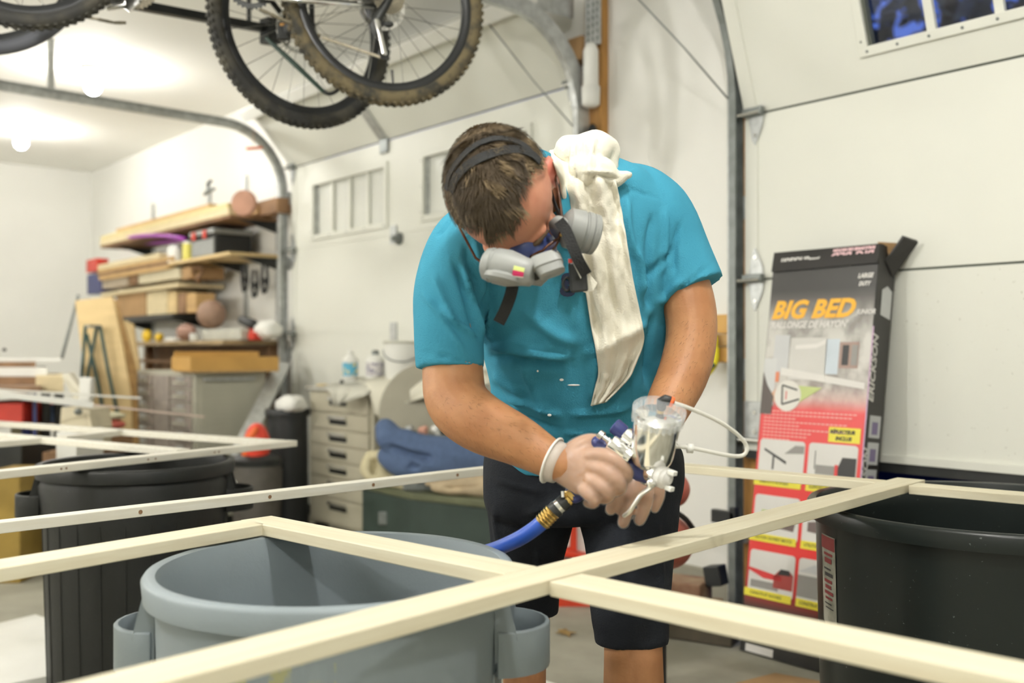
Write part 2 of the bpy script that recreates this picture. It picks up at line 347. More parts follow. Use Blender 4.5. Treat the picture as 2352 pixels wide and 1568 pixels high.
# cables, cord, light-switch details
def rope(name, label, pts, r, m, cat='cable', parent=None):
    o = part(name, MB().tube(pts, r, 6), m, parent, True)
    return tag(o, label, cat) if parent is None else o
rope('lift_cable', 'thin steel lift cable slanting across the tipped door section', [onY(1110, 38, 2.72), onY(1225, 185, 2.86), onY(1335, 312, 3.0)], .0035, 'galvd')
rope('lift_cable', 'thin steel cable slanting down the white wall to the right door track', [onY(1440, -30, 2.7), onY(1570, 108, 2.85), onY(1682, 238, 3.0)], .0035, 'galvd')
PC = tag(part('pull_handle', MB().tube([onX(568, 341, -5.85), onX(600, 339, -5.85)], .009, 8, True), 'orange', smooth=True), 'orange pull handle on a thin faded cord beside the left track', 'handle')
rope('cord', 'red and orange pull cord hanging beside the left track', [onX(584, 185, -5.85), onX(582, 338, -5.85)], .0018, mat('faded_red_cord', (.85, .55, .42), .7, var=.1), 'cord', PC)
p0, p1 = onY(1105, 58, 2.75), onY(1154, 37, 2.75); tag(part('strap_end', MB().tube([p0, p1], .008, 8), 'orange', smooth=True), 'orange strap end behind the right bicycle tyre', 'strap')

# ================================================================== OUTSIDE: drive and a tree
struct(part('ground', MB().box(-14, 12, YW+.13, 40, -.14, -.02), mat('asphalt', (.018, .02, .028), .9, var=.3)))
t = thing('tree', 'bushy tree in the dusk outside the right door window', 'tree', (-5.2, 10.5, -.02))
part('trunk', MB().tube([(-5.2, 10.5, -.05), (-5.1, 10.5, 2.2), (-5.3, 10.6, 4.3), (-5.2, 10.4, 5.8)], [.22, .16, .12, .06], 8), mat('bark', (.09, .06, .045), .9, var=.3), t, True)
for k, (dx, dy, dz) in enumerate([(.9, .2, 3.6), (-.8, -.3, 4.3), (.8, .3, 4.9), (-.2, -.4, 5.7)]):
    part('branch', MB().tube([(-5.2, 10.5, dz-.9), (-5.2+dx*.6, 10.5+dy, dz-.3), (-5.2+dx*1.5, 10.5+dy*1.5, dz+.2)], [.07, .05, .02], 6), 'brownwood', t, True)
lm = MB()
for k in range(2600):
    th = random.random()*6.28; rr = random.random()**.5*1.9; h = 2.9+random.random()*4.2
    if noise.noise(Vector((math.cos(th)*rr, h*1.1, 3))) < -.03: continue
    c = Vector((-5.1+rr*math.cos(th), 10.5+rr*math.sin(th)*.7, h)); a = Vector((random.gauss(0, 1), random.gauss(0, 1), random.gauss(0, 1))).normalized(); bb = a.orthogonal().normalized()
    s_ = .09+random.random()*.08; lm.add([c-a*s_, c+bb*s_*.5, c+a*s_, c-bb*s_*.5], [(0, 1, 2, 3)])
o = part('foliage', lm, mat('leaves', (.17, .16, .12), .8, var=.3), t, nofix=True); o['kind'] = 'stuff'
# ================================================================== BINS
M['binblack'] = mat('black_bin_plastic', (.012, .013, .012), .48, spec=.4, col2=(.09, .095, .09), vscale=170, ramp=(.17, .26), detail=2, bump=.12, bscale=120)
M['bingrey'] = mat('grey_bin_plastic', (.255, .30, .32), .48, var=.12, vscale=3, bump=.08, bscale=150)
M['bingreen'] = mat('dark_green_bin_plastic', (.010, .014, .013), .33, col2=(.16, .17, .165), vscale=110, ramp=(.21, .28), detail=2)
def bin_(label, c, H, R, r, m, hax, ribs=True, handles=True, step=0, thick=.008, mf=None):
    c = Vector((c[0], c[1], 0)); t = thing('round_bin', label, 'bin', c)
    taper = lambda z: r+(R-.018-r)*z/H
    prof = [(.012, r*.96), (.0, r)]
    prof += [(z, taper(z)) for z in np.linspace(.03, H-.06, 6)]
    if step: prof = [(h, q+(.010 if h > step else 0)) for h, q in prof]
    prof += [(H-.038, taper(H-.038)), (H-.038, R-.003), (H-.008, R), (H-.002, R-.004), (H, R-.010), (H-.002, R-.020), (H-.03, R-.026)]
    prof += [(z, taper(z)-thick) for z in np.linspace(H-.06, .03, 5)]+[(.022, r-.03), (.02, .01)]
    body = part('bin_body', MB().lathe(c, (0, 0, 1), prof, 96), m, t, 40)
    if ribs:
        for k in range(24):
            a = 2*math.pi*k/24+.07; d = Vector((math.cos(a), math.sin(a), 0)); tn = Vector((-d.y, d.x, 0))
            part('rib', MB().add([c+d*taper(.04)+tn*s_+Vector((0, 0, .04)) for s_ in (-.0015, .0015)]+[c+d*(taper(.04)+.0025)+Vector((0, 0, .04))]+[c+d*taper(H-.15)+tn*s_+Vector((0, 0, H-.15)) for s_ in (-.0015, .0015)]+[c+d*(taper(H-.15)+.0025)+Vector((0, 0, H-.15))],
                                 [(0, 1, 2), (3, 5, 4), (0, 2, 5, 3), (1, 4, 5, 2)]), m, body)
    if handles:
        hax = Vector(hax).normalized(); tn = Vector((-hax.y, hax.x, 0))
        for s_ in (1, -1):
            d = hax*s_; R0 = taper(H-.13)-.004; zt, zb = H-.088, H-.155; W_ = .080; out = .080
            loop = [(math.cos(a)*W_, math.sin(a)*out) for a in [math.pi*k/12 for k in range(13)]]
            hb = MB(); rings = []
            for (x, y) in loop:
                n = Vector((x/W_, y/out*1.2)).normalized(); p = c+tn*x+d*(R0+y)
                q = c+tn*(x-n.x*.007)+d*(R0+y-n.y*.007)
                rings.append([p+Vector((0, 0, zb)), p+Vector((0, 0, zt)), q+Vector((0, 0, zt+.002)), q+Vector((0, 0, zb+.004))])
            hb.loft(rings)
            hd = part('handle', hb, m, t, 50, bevel=.002)
            wb = MB()
            for e in (-1, 1):      # cheek plates running up under the rim
                q = c+tn*(e*W_*.93)
                wb.prism([q+d*(R0-.004)+Vector((0, 0, zb+.02)), q+d*(R0+.030)+Vector((0, 0, zt-.01)), q+d*(R-.012)+Vector((0, 0, H-.035)), q+d*(R-.03)+Vector((0, 0, H-.035))], tn*(-e*.006))
            wb.add([c+tn*x+d*(R0+y-.004)+Vector((0, 0, zb+.004)) for x, y in loop], [tuple(range(13))])
            part('handle_cheek', wb, m, hd)
    return t, body, taper
cg = W(766, 1300, 1.55)
t, body, tp = bin_('grey round bin with loop handles under the wooden frame, front centre', cg, .693, .280, .243, 'bingrey', CAMX)
sk = []
for k in range(9):
    a = math.atan2(-CAMF.y, -CAMF.x)+math.radians(-26+k*4.6)
    d = Vector((math.cos(a), math.sin(a), 0)); rr = tp(.56)+.0016; jt = [.0, .006, -.004, .008, .002, -.006, .007, 0, .004][k]
    sk.append([Vector((cg.x, cg.y, 0))+d*rr+Vector((0, 0, .615+jt*.6)), Vector((cg.x, cg.y, 0))+d*(tp(.5)+.0016)+Vector((0, 0, .545+jt*3))])
part('torn_sticker', MB().grid(sk), mat('torn_sticker', (.36, .36, .20), .7, col2=(.255, .30, .32), vscale=30, ramp=(.42, .5)), body, nofix=True)
cb = W(316, 1060, 3.02)
bin_('black round bin dusted with paint specks, under the left wooden frame', cb, .69, .283, .245, 'binblack', CAMX*.97+CAMF*.25, step=.52)
cr_ = W(2290, 1160, 2.2)
t, body, tp = bin_('large dark green round bin with paper label at the right edge', cr_, .685, .40, .365, 'bingreen', CAMX, ribs=False, handles=False)
# label on the left flank
ca = Vector((cr_.x, cr_.y, 0)); v0 = (W(1876, 1300, 2.2)-ca); v0.z = 0; a0 = math.atan2(v0.y, v0.x)
def bl(a, z, off): d = Vector((math.cos(a0+a), math.sin(a0+a), 0)); return ca+d*(tp(z)+.011*(z > .9)+off)+Vector((0, 0, z))
def blq(a1, a2, z1, z2, off, m, name='sticker', par=body, jag=False):
    n = 5; rows = [[bl(a1+(a2-a1)*i/n, z2-(.012*((i*7) % 3-1) if jag else 0), off) for i in range(n+1)], [bl(a1+(a2-a1)*i/n, z1, off) for i in range(n+1)]]
    return part(name, MB().grid(rows), m, par, nofix=True)
st = blq(-.02, .17, .62, .42, .0015, mat('aged_paper', (.46, .45, .38), .8, col2=(.25, .25, .2), vscale=25), jag=True)
mr = mat('maroon_print', (.28, .05, .05), .7, var=.1); mk = mat('dark_print', (.06, .06, .06), .7, var=.1)
blq(-.018, .168, .618, .59, .0026, mr, 'print_band', body)
for k, (z1, z2, m_) in enumerate([(.583, .577, mr), (.572, .561, mr), (.55, .546, mk), (.54, .532, mk), (.525, .518, mr), (.513, .505, mr), (.50, .493, mr), (.487, .482, mr), (.474, .471, mk), (.465, .462, mk)]):
    blq(.02+.01*(k % 2), .14-.012*(k % 3), z1, z2, .0026, m_, 'print_line', body)

# ================================================================== WOODEN FRAMES on the bins
PZ = .715; TH = .020
def batten(root, a, b, wd, m='pine', zt=PZ, name='batten', th=TH, ends=(0, 0)):
    a = Vector((a[0], a[1], zt-th/2)); b = Vector((b[0], b[1], zt-th/2))
    o = part(name, MB().bar(a, b, wd, th), m, root, bevel=.0015); return o
def pinem(name, ang, c=(.71, .665, .50), c2=(.65, .59, .42)):
    m = bpy.data.materials.new(name); m.use_nodes = True; t = m.node_tree; b_ = t.nodes['Principled BSDF']; b_.inputs['Roughness'].default_value = .5
    tcn = t.nodes.new('ShaderNodeTexCoord'); mp = t.nodes.new('ShaderNodeMapping'); mp.inputs['Rotation'].default_value = (0, 0, -ang); mp2 = t.nodes.new('ShaderNodeMapping'); mp2.inputs['Scale'].default_value = (2.5, 60, 60)
    n = t.nodes.new('ShaderNodeTexNoise'); n.inputs['Scale'].default_value = 1.5; n.inputs['Detail'].default_value = 5; r = t.nodes.new('ShaderNodeValToRGB')
    r.color_ramp.elements[0].position = .35; r.color_ramp.elements[1].position = .65; r.color_ramp.elements[0].color = (*c2, 1); r.color_ramp.elements[1].color = (*c, 1)
    t.links.new(tcn.outputs['Object'], mp.inputs[0]); t.links.new(mp.outputs[0], mp2.inputs[0]); t.links.new(mp2.outputs[0], n.inputs['Vector']); t.links.new(n.outputs['Fac'], r.inputs[0]); t.links.new(r.outputs[0], b_.inputs['Base Color'])
    return m
MA, MBm = pinem('pine_lengthwise', math.radians(98)), pinem('pine_crosswise', math.radians(8))
MG = pinem('sprayed_pine', math.radians(100), (.72, .70, .61), (.66, .63, .52))
fr = thing('batten_grid', 'large pale pine grid frame around the man, resting on the grey bin', 'wooden frame', (-1.1, .95, PZ))
wA = .066
def shift(a, b, w_, side):
    d = Vector((b[0]-a[0], b[1]-a[1])).normalized(); n = Vector((-d.y, d.x))*side*w_/2; return (a[0]+n.x, a[1]+n.y), (b[0]+n.x, b[1]+n.y)
pa, pb = shift((-.945, .10), (-1.262, 2.262), wA, -1); batten(fr, pa, pb, wA, MA)
A_at = lambda y: (-.945+(y-.10)*(-.317/2.162))
pa, pb = shift((-1.712, .849), (A_at(.93)-.002, .938), wA, -1); batten(fr, pa, pb, wA, MBm)
pa, pb = shift((A_at(.9)+wA+.001, .955), (-.12, 1.055), wA, -1); batten(fr, pa, pb, wA, MBm)
pa, pb = shift((-1.542, .05), (-1.700, .785), wA, -1); batten(fr, pa, pb, wA, MA)
DW = .036
pa, pb = shift((-1.955, .10), (-2.125, 2.06), DW, -1); dd = batten(fr, pa, pb, DW, MG, name='batten')
dn = (Vector((pb[0]-pa[0], pb[1]-pa[1], 0))).normalized(); nn = Vector((dn.y, -dn.x, 0))
for px_ in (340, 645, 890, 1090):
    q = onZ(px_, 1075+(1115-px_)*.112+17, PZ-.009); tt = (Vector((q.x-pa[0], q.y-pa[1], 0))).dot(dn)
    c = Vector((pa[0], pa[1], PZ-.010))+dn*tt+nn*(DW/2+.0004)
    part('screw_hole', MB().lathe(c, nn, [(0, .0042), (.0004, .0042)], 12), 'brownwood', dd)
pa, pb = shift((-2.12, 2.055), (-1.252, 2.195), .06, -1); batten(fr, pa, pb, .06, MBm)
pa, pb = shift((-1.252+.072, 2.207), (-.30, 2.345), .06, -1); batten(fr, pa, pb, .06, MBm)

lf = thing('batten_grid', 'whitish painted grid frame resting on the black bin at left', 'wooden frame', (-3.1, 1.3, PZ))
wG = .05
pa, pb = shift((-2.72, .30), (-3.128, 1.612), .045, -1); g1 = batten(lf, pa, pb, .045, MG)
dn = (Vector((pb[0]-pa[0], pb[1]-pa[1], 0))).normalized(); nn = Vector((dn.y, -dn.x, 0))
for px_, py_ in ((109, 1073), (123, 1072), (319, 1053), (334, 1051), (474, 1037), (484, 1036)):
    q = onZ(px_, py_, PZ-.010); tt = (Vector((q.x-pa[0], q.y-pa[1], 0))).dot(dn)
    part('screw_hole', MB().lathe(Vector((pa[0], pa[1], PZ-.010))+dn*tt+nn*(.0225+.0004), nn, [(0, .0032), (.0004, .0032)], 10), 'brownwood', g1)
pa, pb = shift((-3.135, 1.607), (-5.0, 1.02), wG, 1); batten(lf, pa, pb, wG, MG)
pa, pb = shift((-3.045, 1.235), (-4.6, .79), wG, 1); batten(lf, pa, pb, wG, MG)
for q0, q1 in (((-3.949, 1.31), (-3.80, 1.05)), ((-3.79, .98), (-3.60, .42))):
    pa, pb = shift(q0, q1, .045, 1); batten(lf, pa, pb, .045, MG)

# ================================================================== CARTON leaning on the right door
bxr = thing('carton', 'tall battered printed carton with BIG BED lettering, leaning on the raised door', 'box', (-1.95, 2.9, 0))
O = Vector((-2.124, 2.78, 0.004)); TOP = Vector((-2.086, 2.925, 1.357)); U = Vector((1, 0, 0)); V = (TOP-O).normalized(); N = U.cross(V)  # N: points towards the room (-Y)
BW, BH, BT = .397, (TOP-O).length, .10
if N.y > 0: N = -N
def bp(u, v, off=0): return O+U*u+V*v+N*off
mk_ = mat('black_card', (.028, .026, .024), .42, var=.2, coat=.2); MC = {}
def cc(name, col, **k):
    if name not in MC: MC[name] = mat('card_'+name, col, .4, var=.06, coat=.2, **k)
    return MC[name]
part('carton_body', MB().add([bp(0, 0), bp(BW, 0), bp(BW, 0, -BT)+Vector((0, 0, .0)), bp(0, 0, -BT), bp(0, BH), bp(BW, BH), bp(BW, BH, -BT), bp(0, BH, -BT)], [(0, 1, 2, 3), (0, 4, 5, 1), (1, 5, 6, 2), (2, 6, 7, 3), (3, 7, 4, 0)]), mk_, bxr)
# printed front: black top fading through a grey photo to red
m = bpy.data.materials.new('printed_front'); m.use_nodes = True; tn_ = m.node_tree; bs = tn_.nodes['Principled BSDF']; bs.inputs['Roughness'].default_value = .32; bs.inputs['Coat Weight'].default_value = .3
g = tn_.nodes.new('ShaderNodeTexCoord'); sx = tn_.nodes.new('ShaderNodeSeparateXYZ'); r = tn_.nodes.new('ShaderNodeValToRGB'); tn_.links.new(g.outputs['Generated'], sx.inputs[0])
mx = tn_.nodes.new('ShaderNodeMix'); mx.data_type = 'RGBA'; nz = tn_.nodes.new('ShaderNodeTexNoise'); nz.inputs['Scale'].default_value = 7; nz.inputs['Detail'].default_value = 7
mpn = tn_.nodes.new('ShaderNodeMapping'); mpn.inputs['Scale'].default_value = (1, 1, 2.2); tn_.links.new(g.outputs['Generated'], mpn.inputs[0]); tn_.links.new(mpn.outputs[0], nz.inputs['Vector'])
tn_.links.new(sx.outputs['Z'], r.inputs[0])
E = r.color_ramp.elements; E[0].position = 0; E[0].color = (.02, .02, .02, 1); E[1].position = .11; E[1].color = (.055, .05, .04, 1)
for p_, c_ in ((.155, (.40, .035, .03, 1)), (.24, (.72, .045, .04, 1)), (.605, (.72, .05, .05, 1)), (.635, (.55, .30, .26, 1)), (.67, (.42, .38, .34, 1)), (.78, (.45, .44, .40, 1)), (.855, (.12, .11, .10, 1)), (.90, (.025, .024, .022, 1))):
    e = E.new(p_); e.color = c_
r2 = tn_.nodes.new('ShaderNodeValToRGB'); r2.color_ramp.elements[0].position = .60; r2.color_ramp.elements[0].color = (0, 0, 0, 1); r2.color_ramp.elements[1].position = .66; r2.color_ramp.elements[1].color = (.55, .55, .55, 1)
e = r2.color_ramp.elements.new(.82); e.color = (.45, .45, .45, 1); e = r2.color_ramp.elements.new(.88); e.color = (0, 0, 0, 1)
tn_.links.new(sx.outputs['Z'], r2.inputs[0]); tn_.links.new(r2.outputs[0], mx.inputs[0]); rr = tn_.nodes.new('ShaderNodeValToRGB'); rr.color_ramp.elements[0].color = (.12, .10, .09, 1); rr.color_ramp.elements[1].color = (.7, .69, .64, 1); rr.color_ramp.elements[0].position = .38; rr.color_ramp.elements[1].position = .6
tn_.links.new(nz.outputs['Fac'], rr.inputs[0]); tn_.links.new(r.outputs[0], mx.inputs[6]); tn_.links.new(rr.outputs[0], mx.inputs[7]); tn_.links.new(mx.outputs[2], bs.inputs['Base Color'])
front = part('printed_front', MB().add([bp(.002, .0, .0012), bp(BW-.002, 0, .0012), bp(BW-.002, BH-.0, .0012), bp(.002, BH-.0, .0012)], [(0, 1, 2, 3)]), m, bxr, nofix=True)
def bq(u0, u1, v0, v1, m_, off=.0022, name='print_block', par=None, sk=0):
    return part(name, MB().add([bp(u0, v0, off), bp(u1, v0, off), bp(u1+sk, v1, off), bp(u0+sk, v1, off)], [(0, 1, 2, 3)]), m_, par or front, nofix=True)
def bpoly(pts, m_, off=.003, name='print_shape'): return part(name, MB().add([bp(u, v, off) for u, v in pts], [tuple(range(len(pts)))]), m_, front, nofix=True)
def btext(s, size, u, v, m_, **k):
    fl = k.pop('flip', False); off = k.pop('off', .0028)
    return textmesh(s, size, bp(u, v, off), -U if fl else U, -V if fl else V, 'lettering', m_, front, ext=.0002, **k)
og = bpy.data.materials.new('yellow_orange_print'); og.use_nodes = True; q_ = og.node_tree; c1 = q_.nodes.new('ShaderNodeTexCoord'); s1 = q_.nodes.new('ShaderNodeSeparateXYZ'); r1 = q_.nodes.new('ShaderNodeValToRGB')
q_.links.new(c1.outputs['Generated'], s1.inputs[0]); q_.links.new(s1.outputs['Z'], r1.inputs[0]); q_.links.new(r1.outputs[0], q_.nodes['Principled BSDF'].inputs['Base Color']); r1.color_ramp.elements[0].color = (.90, .28, .03, 1); r1.color_ramp.elements[1].color = (.88, .62, .03, 1)
wht = cc('white', (.72, .70, .66)); pnk = cc('pink', (.80, .52, .54)); yel = cc('yellow', (.82, .72, .06)); blk = cc('ink', (.03, .03, .03)); gry = cc('grey', (.28, .27, .25)); lgr = cc('lightgrey', (.55, .56, .56)); rd = cc('red', (.66, .05, .05)); sky = cc('paleblue', (.55, .62, .68)); tanc = cc('tan', (.38, .24, .15)); grn = cc('lime', (.50, .58, .22))
v_top = BH
btext('BIG BED', .082, .012, BH-.228, og, bold=.0035, shear=.32, sx=1.02)
btext('JUNIOR', .021, .335, BH-.222, wht, bold=.0008, shear=.3, sx=.9)
btext("'RALLONGE DE HAYON'", .031, .008, BH-.262, wht, bold=.0012, shear=.3, sx=.87)
btext('LARGE', .02, .33, BH-.105, wht, bold=.001, shear=.3, sx=.85); btext('DUTY', .018, .335, BH-.13, wht, bold=.001, shear=.3, sx=.8)
VS = [0]
_bp = bp
def bp(u, v, off=0): return _bp(u, v+VS[0], off)
VS[0] = .065
# the photo area of the print
bq(.035, .095, .875, 1.01, lgr); bq(.10, .24, .86, 1.0, cc('palegrey', (.60, .59, .55))); bq(.235, .285, .88, .995, sky); bq(.285, .355, .90, .985, cc('brick', (.36, .25, .21)))
bq(.297, .32, .91, .975, blk, .003); bq(.33, .352, .91, .975, gry, .003); bq(.0, .05, .77, .93, cc('truckwhite', (.60, .61, .60)), .0026); bq(.05, .065, .85, .885, cc('lampred', (.7, .22, .1)), .003)
bpoly([(.12, .975), (.20, .98), (.235, .995), (.235, .98), (.20, .966), (.12, .962)], wht)
VS[0] = .105
bpoly([(.07, .86), (.385, .815), (.385, .795), (.07, .835)], wht); bpoly([(.02, .755), (.06, .79), (.085, .76), (.03, .735)], cc('plank', (.66, .40, .26)))
bpoly([(.0, .845), (.0, .70), (.045, .70), (.05, .76), (.02, .80)], cc('tyre', (.10, .08, .07)), .0032)
bpoly([(.145, .80), (.235, .795), (.145, .74)], grn)
bpoly([(.105+.052*math.cos(a), .765+.052*math.sin(a)) for a in [2*math.pi*k/28 for k in range(28)]], cc('disc', (.72, .70, .64)), .0034)
for q0, q1 in (((.082, .80), (.142, .785)), ((.082, .80), (.086, .735)), ((.086, .735), (.152, .755))):
    d = (Vector(q1)-Vector(q0)).normalized(); n_ = Vector((-d.y, d.x))*.003
    bpoly([Vector(q0)+n_, Vector(q1)+n_, Vector(q1)-n_, Vector(q0)-n_], blk, .0042)
bq(.098, .102, .752, .78, rd, .0042)
VS[0] = 0
for k in range(9):
    ln = [.36, .34, .14, .33, .15, .33, .20, .19, .12][k]
    for j in range(int(ln/.016)):
        bq(.018+j*.016, .018+j*.016+.0125, .815-k*.0118, .8185-k*.0118, cc('palepink', (.86, .48, .44)), .0026, 'print_line')
bq(.272, .385, .727, .775, yel); btext('RÉFLECTEUR', .0165, .277, .755, blk, bold=.0008, shear=.2, off=.0032, sx=.93); btext('INCLUS', .0165, .298, .734, blk, bold=.0008, shear=.2, off=.0032, sx=1)
caps = [['EMBOUTS ROUGES', 'SUPPORT DE TOIT'], ['HAYON OUVERT MOTO', 'UTILITAIRE'], ['CANOTS ET KAYAKS', 'CONSTRUCTION']]
for r_ in range(3):
    for c_ in range(2):
        u0 = .012+c_*.192; v0 = [.575, .387, .20][r_]; h = .145; u1 = u0+.178
        pts = []
        for cx, cy, a0_ in ((u1-.012, v0+h-.012, 0), (u0+.012, v0+h-.012, 90), (u0+.012, v0+.012, 180), (u1-.012, v0+.012, 270)):
            pts += [(cx+.012*math.cos(math.radians(a0_+q)), cy+.012*math.sin(math.radians(a0_+q))) for q in (0, 30, 60, 90)]
        bpoly(pts, cc('photo', (.70, .69, .65)), .0024, 'printed_photo')
        if (r_, c_) == (0, 0):
            bpoly([(u0+.02, v0+.115), (u0+.11, v0+.075), (u0+.11, v0+.065), (u0+.02, v0+.107)], blk); bq(u0+.055, u0+.062, v0+.045, v0+.09, blk, .003); bpoly([(u0+.10, v0+.10), (u0+.175, v0+.105), (u0+.175, v0+.13), (u0+.14, v0+.13)], gry)
        elif (r_, c_) == (0, 1):
            bq(u0+.03, u0+.11, v0+.045, v0+.075, gry, .003); bpoly([(u0+.10, v0+.045), (u0+.175, v0+.045), (u0+.175, v0+.105), (u0+.125, v0+.105)], blk); bq(u0+.025, u0+.028, v0+.06, v0+.12, blk, .003); bq(u0+.1, u0+.112, v0+.04, v0+.08, rd, .0036)
        elif r_ == 1:
            bpoly([(u0+.02, v0+.045), (u0+.16, v0+.035), (u0+.165, v0+.06), (u0+.09, v0+.085), (u0+.02, v0+.075)], cc('machinery', (.16, .12, .11))); bq(u0+.03, u0+.09, v0+.085, v0+.095, grn if c_ == 0 else gry, .003)
        elif c_ == 0:
            bpoly([(u0, v0+.085), (u0+.13, v0+.07), (u0+.13, v0+.055), (u0+.06, v0+.055), (u0, v0+.075)], rd); bpoly([(u0+.10, v0+.03), (u0+.175, v0+.03), (u0+.175, v0+.08), (u0+.16, v0+.092), (u0+.12, v0+.09), (u0+.10, v0+.07)], cc('truckred', (.36, .06, .05))); bpoly([(u0+.115, v0+.075), (u0+.165, v0+.078), (u0+.158, v0+.095), (u0+.125, v0+.095)], blk, .0034); bq(u0+.01, u0+.12, v0+.02, v0+.045, gry, .0028)
        else: bq(u0, u0+.178, v0+.02, v0+.09, gry, .003); bpoly([(u0, v0+.10), (u0+.06, v0+.13), (u0+.12, v0+.10)], lgr)
        bq(u0-.012*(c_ == 0), u1-.004, v0-.012, v0+.014, yel, .0034, 'caption_band'); btext(caps[r_][c_], .0145, u0+.012, v0-.003, cc('olive', (.22, .20, .05)), shear=.2, off=.0040, sx=.9, bold=.0004)
bq(.025, .135, .004, .03, wht, .003, 'white_sticker')
# top flap with upside-down print, side face, side flap
fl = part('top_flap', MB().add([bp(0, BH+.001, .003), bp(BW, BH+.001, .003), bp(BW+.003, BH+.001, -.02), bp(0, BH+.001, -.02), bp(.002, BH-.068, .012), bp(BW+.002, BH-.062, .014), bp(BW+.002, BH-.062, .011), bp(.002, BH-.068, .009)], [(0, 1, 2, 3), (0, 4, 5, 1), (3, 2, 6, 7), (4, 7, 6, 5), (0, 3, 7, 4), (1, 5, 6, 2)]), mk_, bxr)
for s_, sz, u, v, m_ in (('BIG BED', .042, .385, BH-.020, pnk), ('JUNIOR', .011, .185, BH-.030, wht), ('RALLONGE DE HAYON', .014, .385, BH-.006, pnk), ('erickson', .032, .15, BH-.024, wht)):
    textmesh(s_, sz, bp(u, v, .0068 if v > BH-.01 else .009), -U, -V+N*-.13, 'lettering', m_, fl, ext=.0002, bold=.0012, shear=.25)
side = part('side_panel', MB().add([bp(BW+.0012, .0, 0), bp(BW+.0012, 0, -BT), bp(BW+.0012, BH-.02, -BT), bp(BW+.0012, BH-.02, 0)], [(0, 1, 2, 3)]), mk_, bxr, nofix=True)
for v, s_, sz in ((.86, 'ERICKSON', .040), (.50, 'ERICKSON', .040)):
    textmesh(s_, sz, bp(BW+.002, v, -.030), V, N, 'lettering', wht, side, ext=.0002, bold=.001, shear=.25, sx=1.1)
def sq(v0, v1, o0, o1, m_, off=.0024): return part('print_block', MB().add([bp(BW+off, v0, -o0), bp(BW+off, v0, -o1), bp(BW+off, v1, -o1), bp(BW+off, v1, -o0)], [(0, 1, 2, 3)]), m_, side, nofix=True)
for v in (.58, .665, .75): sq(v, v+.07, .02, .085, lgr); sq(v+.01, v+.05, .035, .07, cc('violet', (.20, .16, .30)), .0030)
part('logo_patch', MB().add([bp(BW+.0024, v, -o_) for v, o_ in ((1.14, .03), (1.22, .03), (1.235, .06), (1.22, .09), (1.13, .09))], [(0, 1, 2, 3, 4)]), lgr, side, nofix=True)
part('worn_edge', MB().add([bp(BW-.001, .62, .002), bp(BW+.003, .62, .001), bp(BW+.003, 1.1, .001), bp(BW-.001, 1.1, .002)], [(0, 1, 2, 3)]), cc('lilac', (.62, .42, .60)), bxr, nofix=True)
part('side_flap', MB().add([bp(BW+.002, BH-.05, -.03), bp(BW+.002, BH-.09, -.085), bp(BW+.075, BH+.02, -.085), bp(BW+.055, BH+.028, -.03), bp(BW+.006, BH-.05, -.03), bp(BW+.006, BH-.095, -.085), bp(BW+.08, BH+.012, -.085), bp(BW+.06, BH+.02, -.03)], [(0, 1, 2, 3), (4, 7, 6, 5), (0, 3, 7, 4), (1, 5, 6, 2), (3, 2, 6, 7), (0, 4, 5, 1)]), mk_, bxr)
part('inner_flap', MB().add([bp(BW-.03, BH-.02, -.02), bp(BW+.02, BH-.03, -.07), bp(BW+.03, BH+.012, -.07), bp(BW-.02, BH+.012, -.02)], [(0, 1, 2, 3)]), 'cardboard', bxr, solid=.003)
# ================================================================== THE MAN
P = W
def sm(pts, n=6):       # Catmull-Rom through tuples/vectors of any length
    A = [np.array(tuple(p), float) for p in pts]; A = [2*A[0]-A[1]]+A+[2*A[-1]-A[-2]]; out = []
    for i in range(1, len(A)-2):
        for k in range(n):
            t = k/n; p0, p1, p2, p3 = A[i-1:i+3]
            out.append(.5*((2*p1)+(-p0+p2)*t+(2*p0-5*p1+4*p2-p3)*t*t+(-p0+3*p1-3*p2+p3)*t**3))
    out.append(A[-2]); return out
def limb(mb, pts, seg=16, flat=1, rnd=True, n=5, up=None):     # pts: (px, py, Z, r)
    q = sm([tuple(P(a, b, c))+(r,) for a, b, c, r in pts], n)
    return mb.tube([v[:3] for v in q], [v[3] for v in q], seg, rnd, flat, up)
def lrings(defs, seg=40, n=4, ex=2.3):
    """rings through left and right silhouette points, with a front/back half depth"""
    q = sm([tuple(P(*l))+tuple(P(*r))+(b,) for l, r, b in defs], n); cs = [Vector((v[:3]+v[3:6])/2) for v in q]; R = []
    for i, v in enumerate(q):
        a = Vector(v[3:6]-v[:3])/2; t = cs[min(i+1, len(cs)-1)]-cs[max(i-1, 0)]; bd = a.cross(t).normalized()*v[6]
        R.append([cs[i]+a*math.copysign(abs(math.cos(x))**(2/ex), math.cos(x))+bd*math.copysign(abs(math.sin(x))**(2/ex), math.sin(x)) for x in [2*math.pi*k/seg for k in range(seg)]])
    return R
GAIN = 1.0
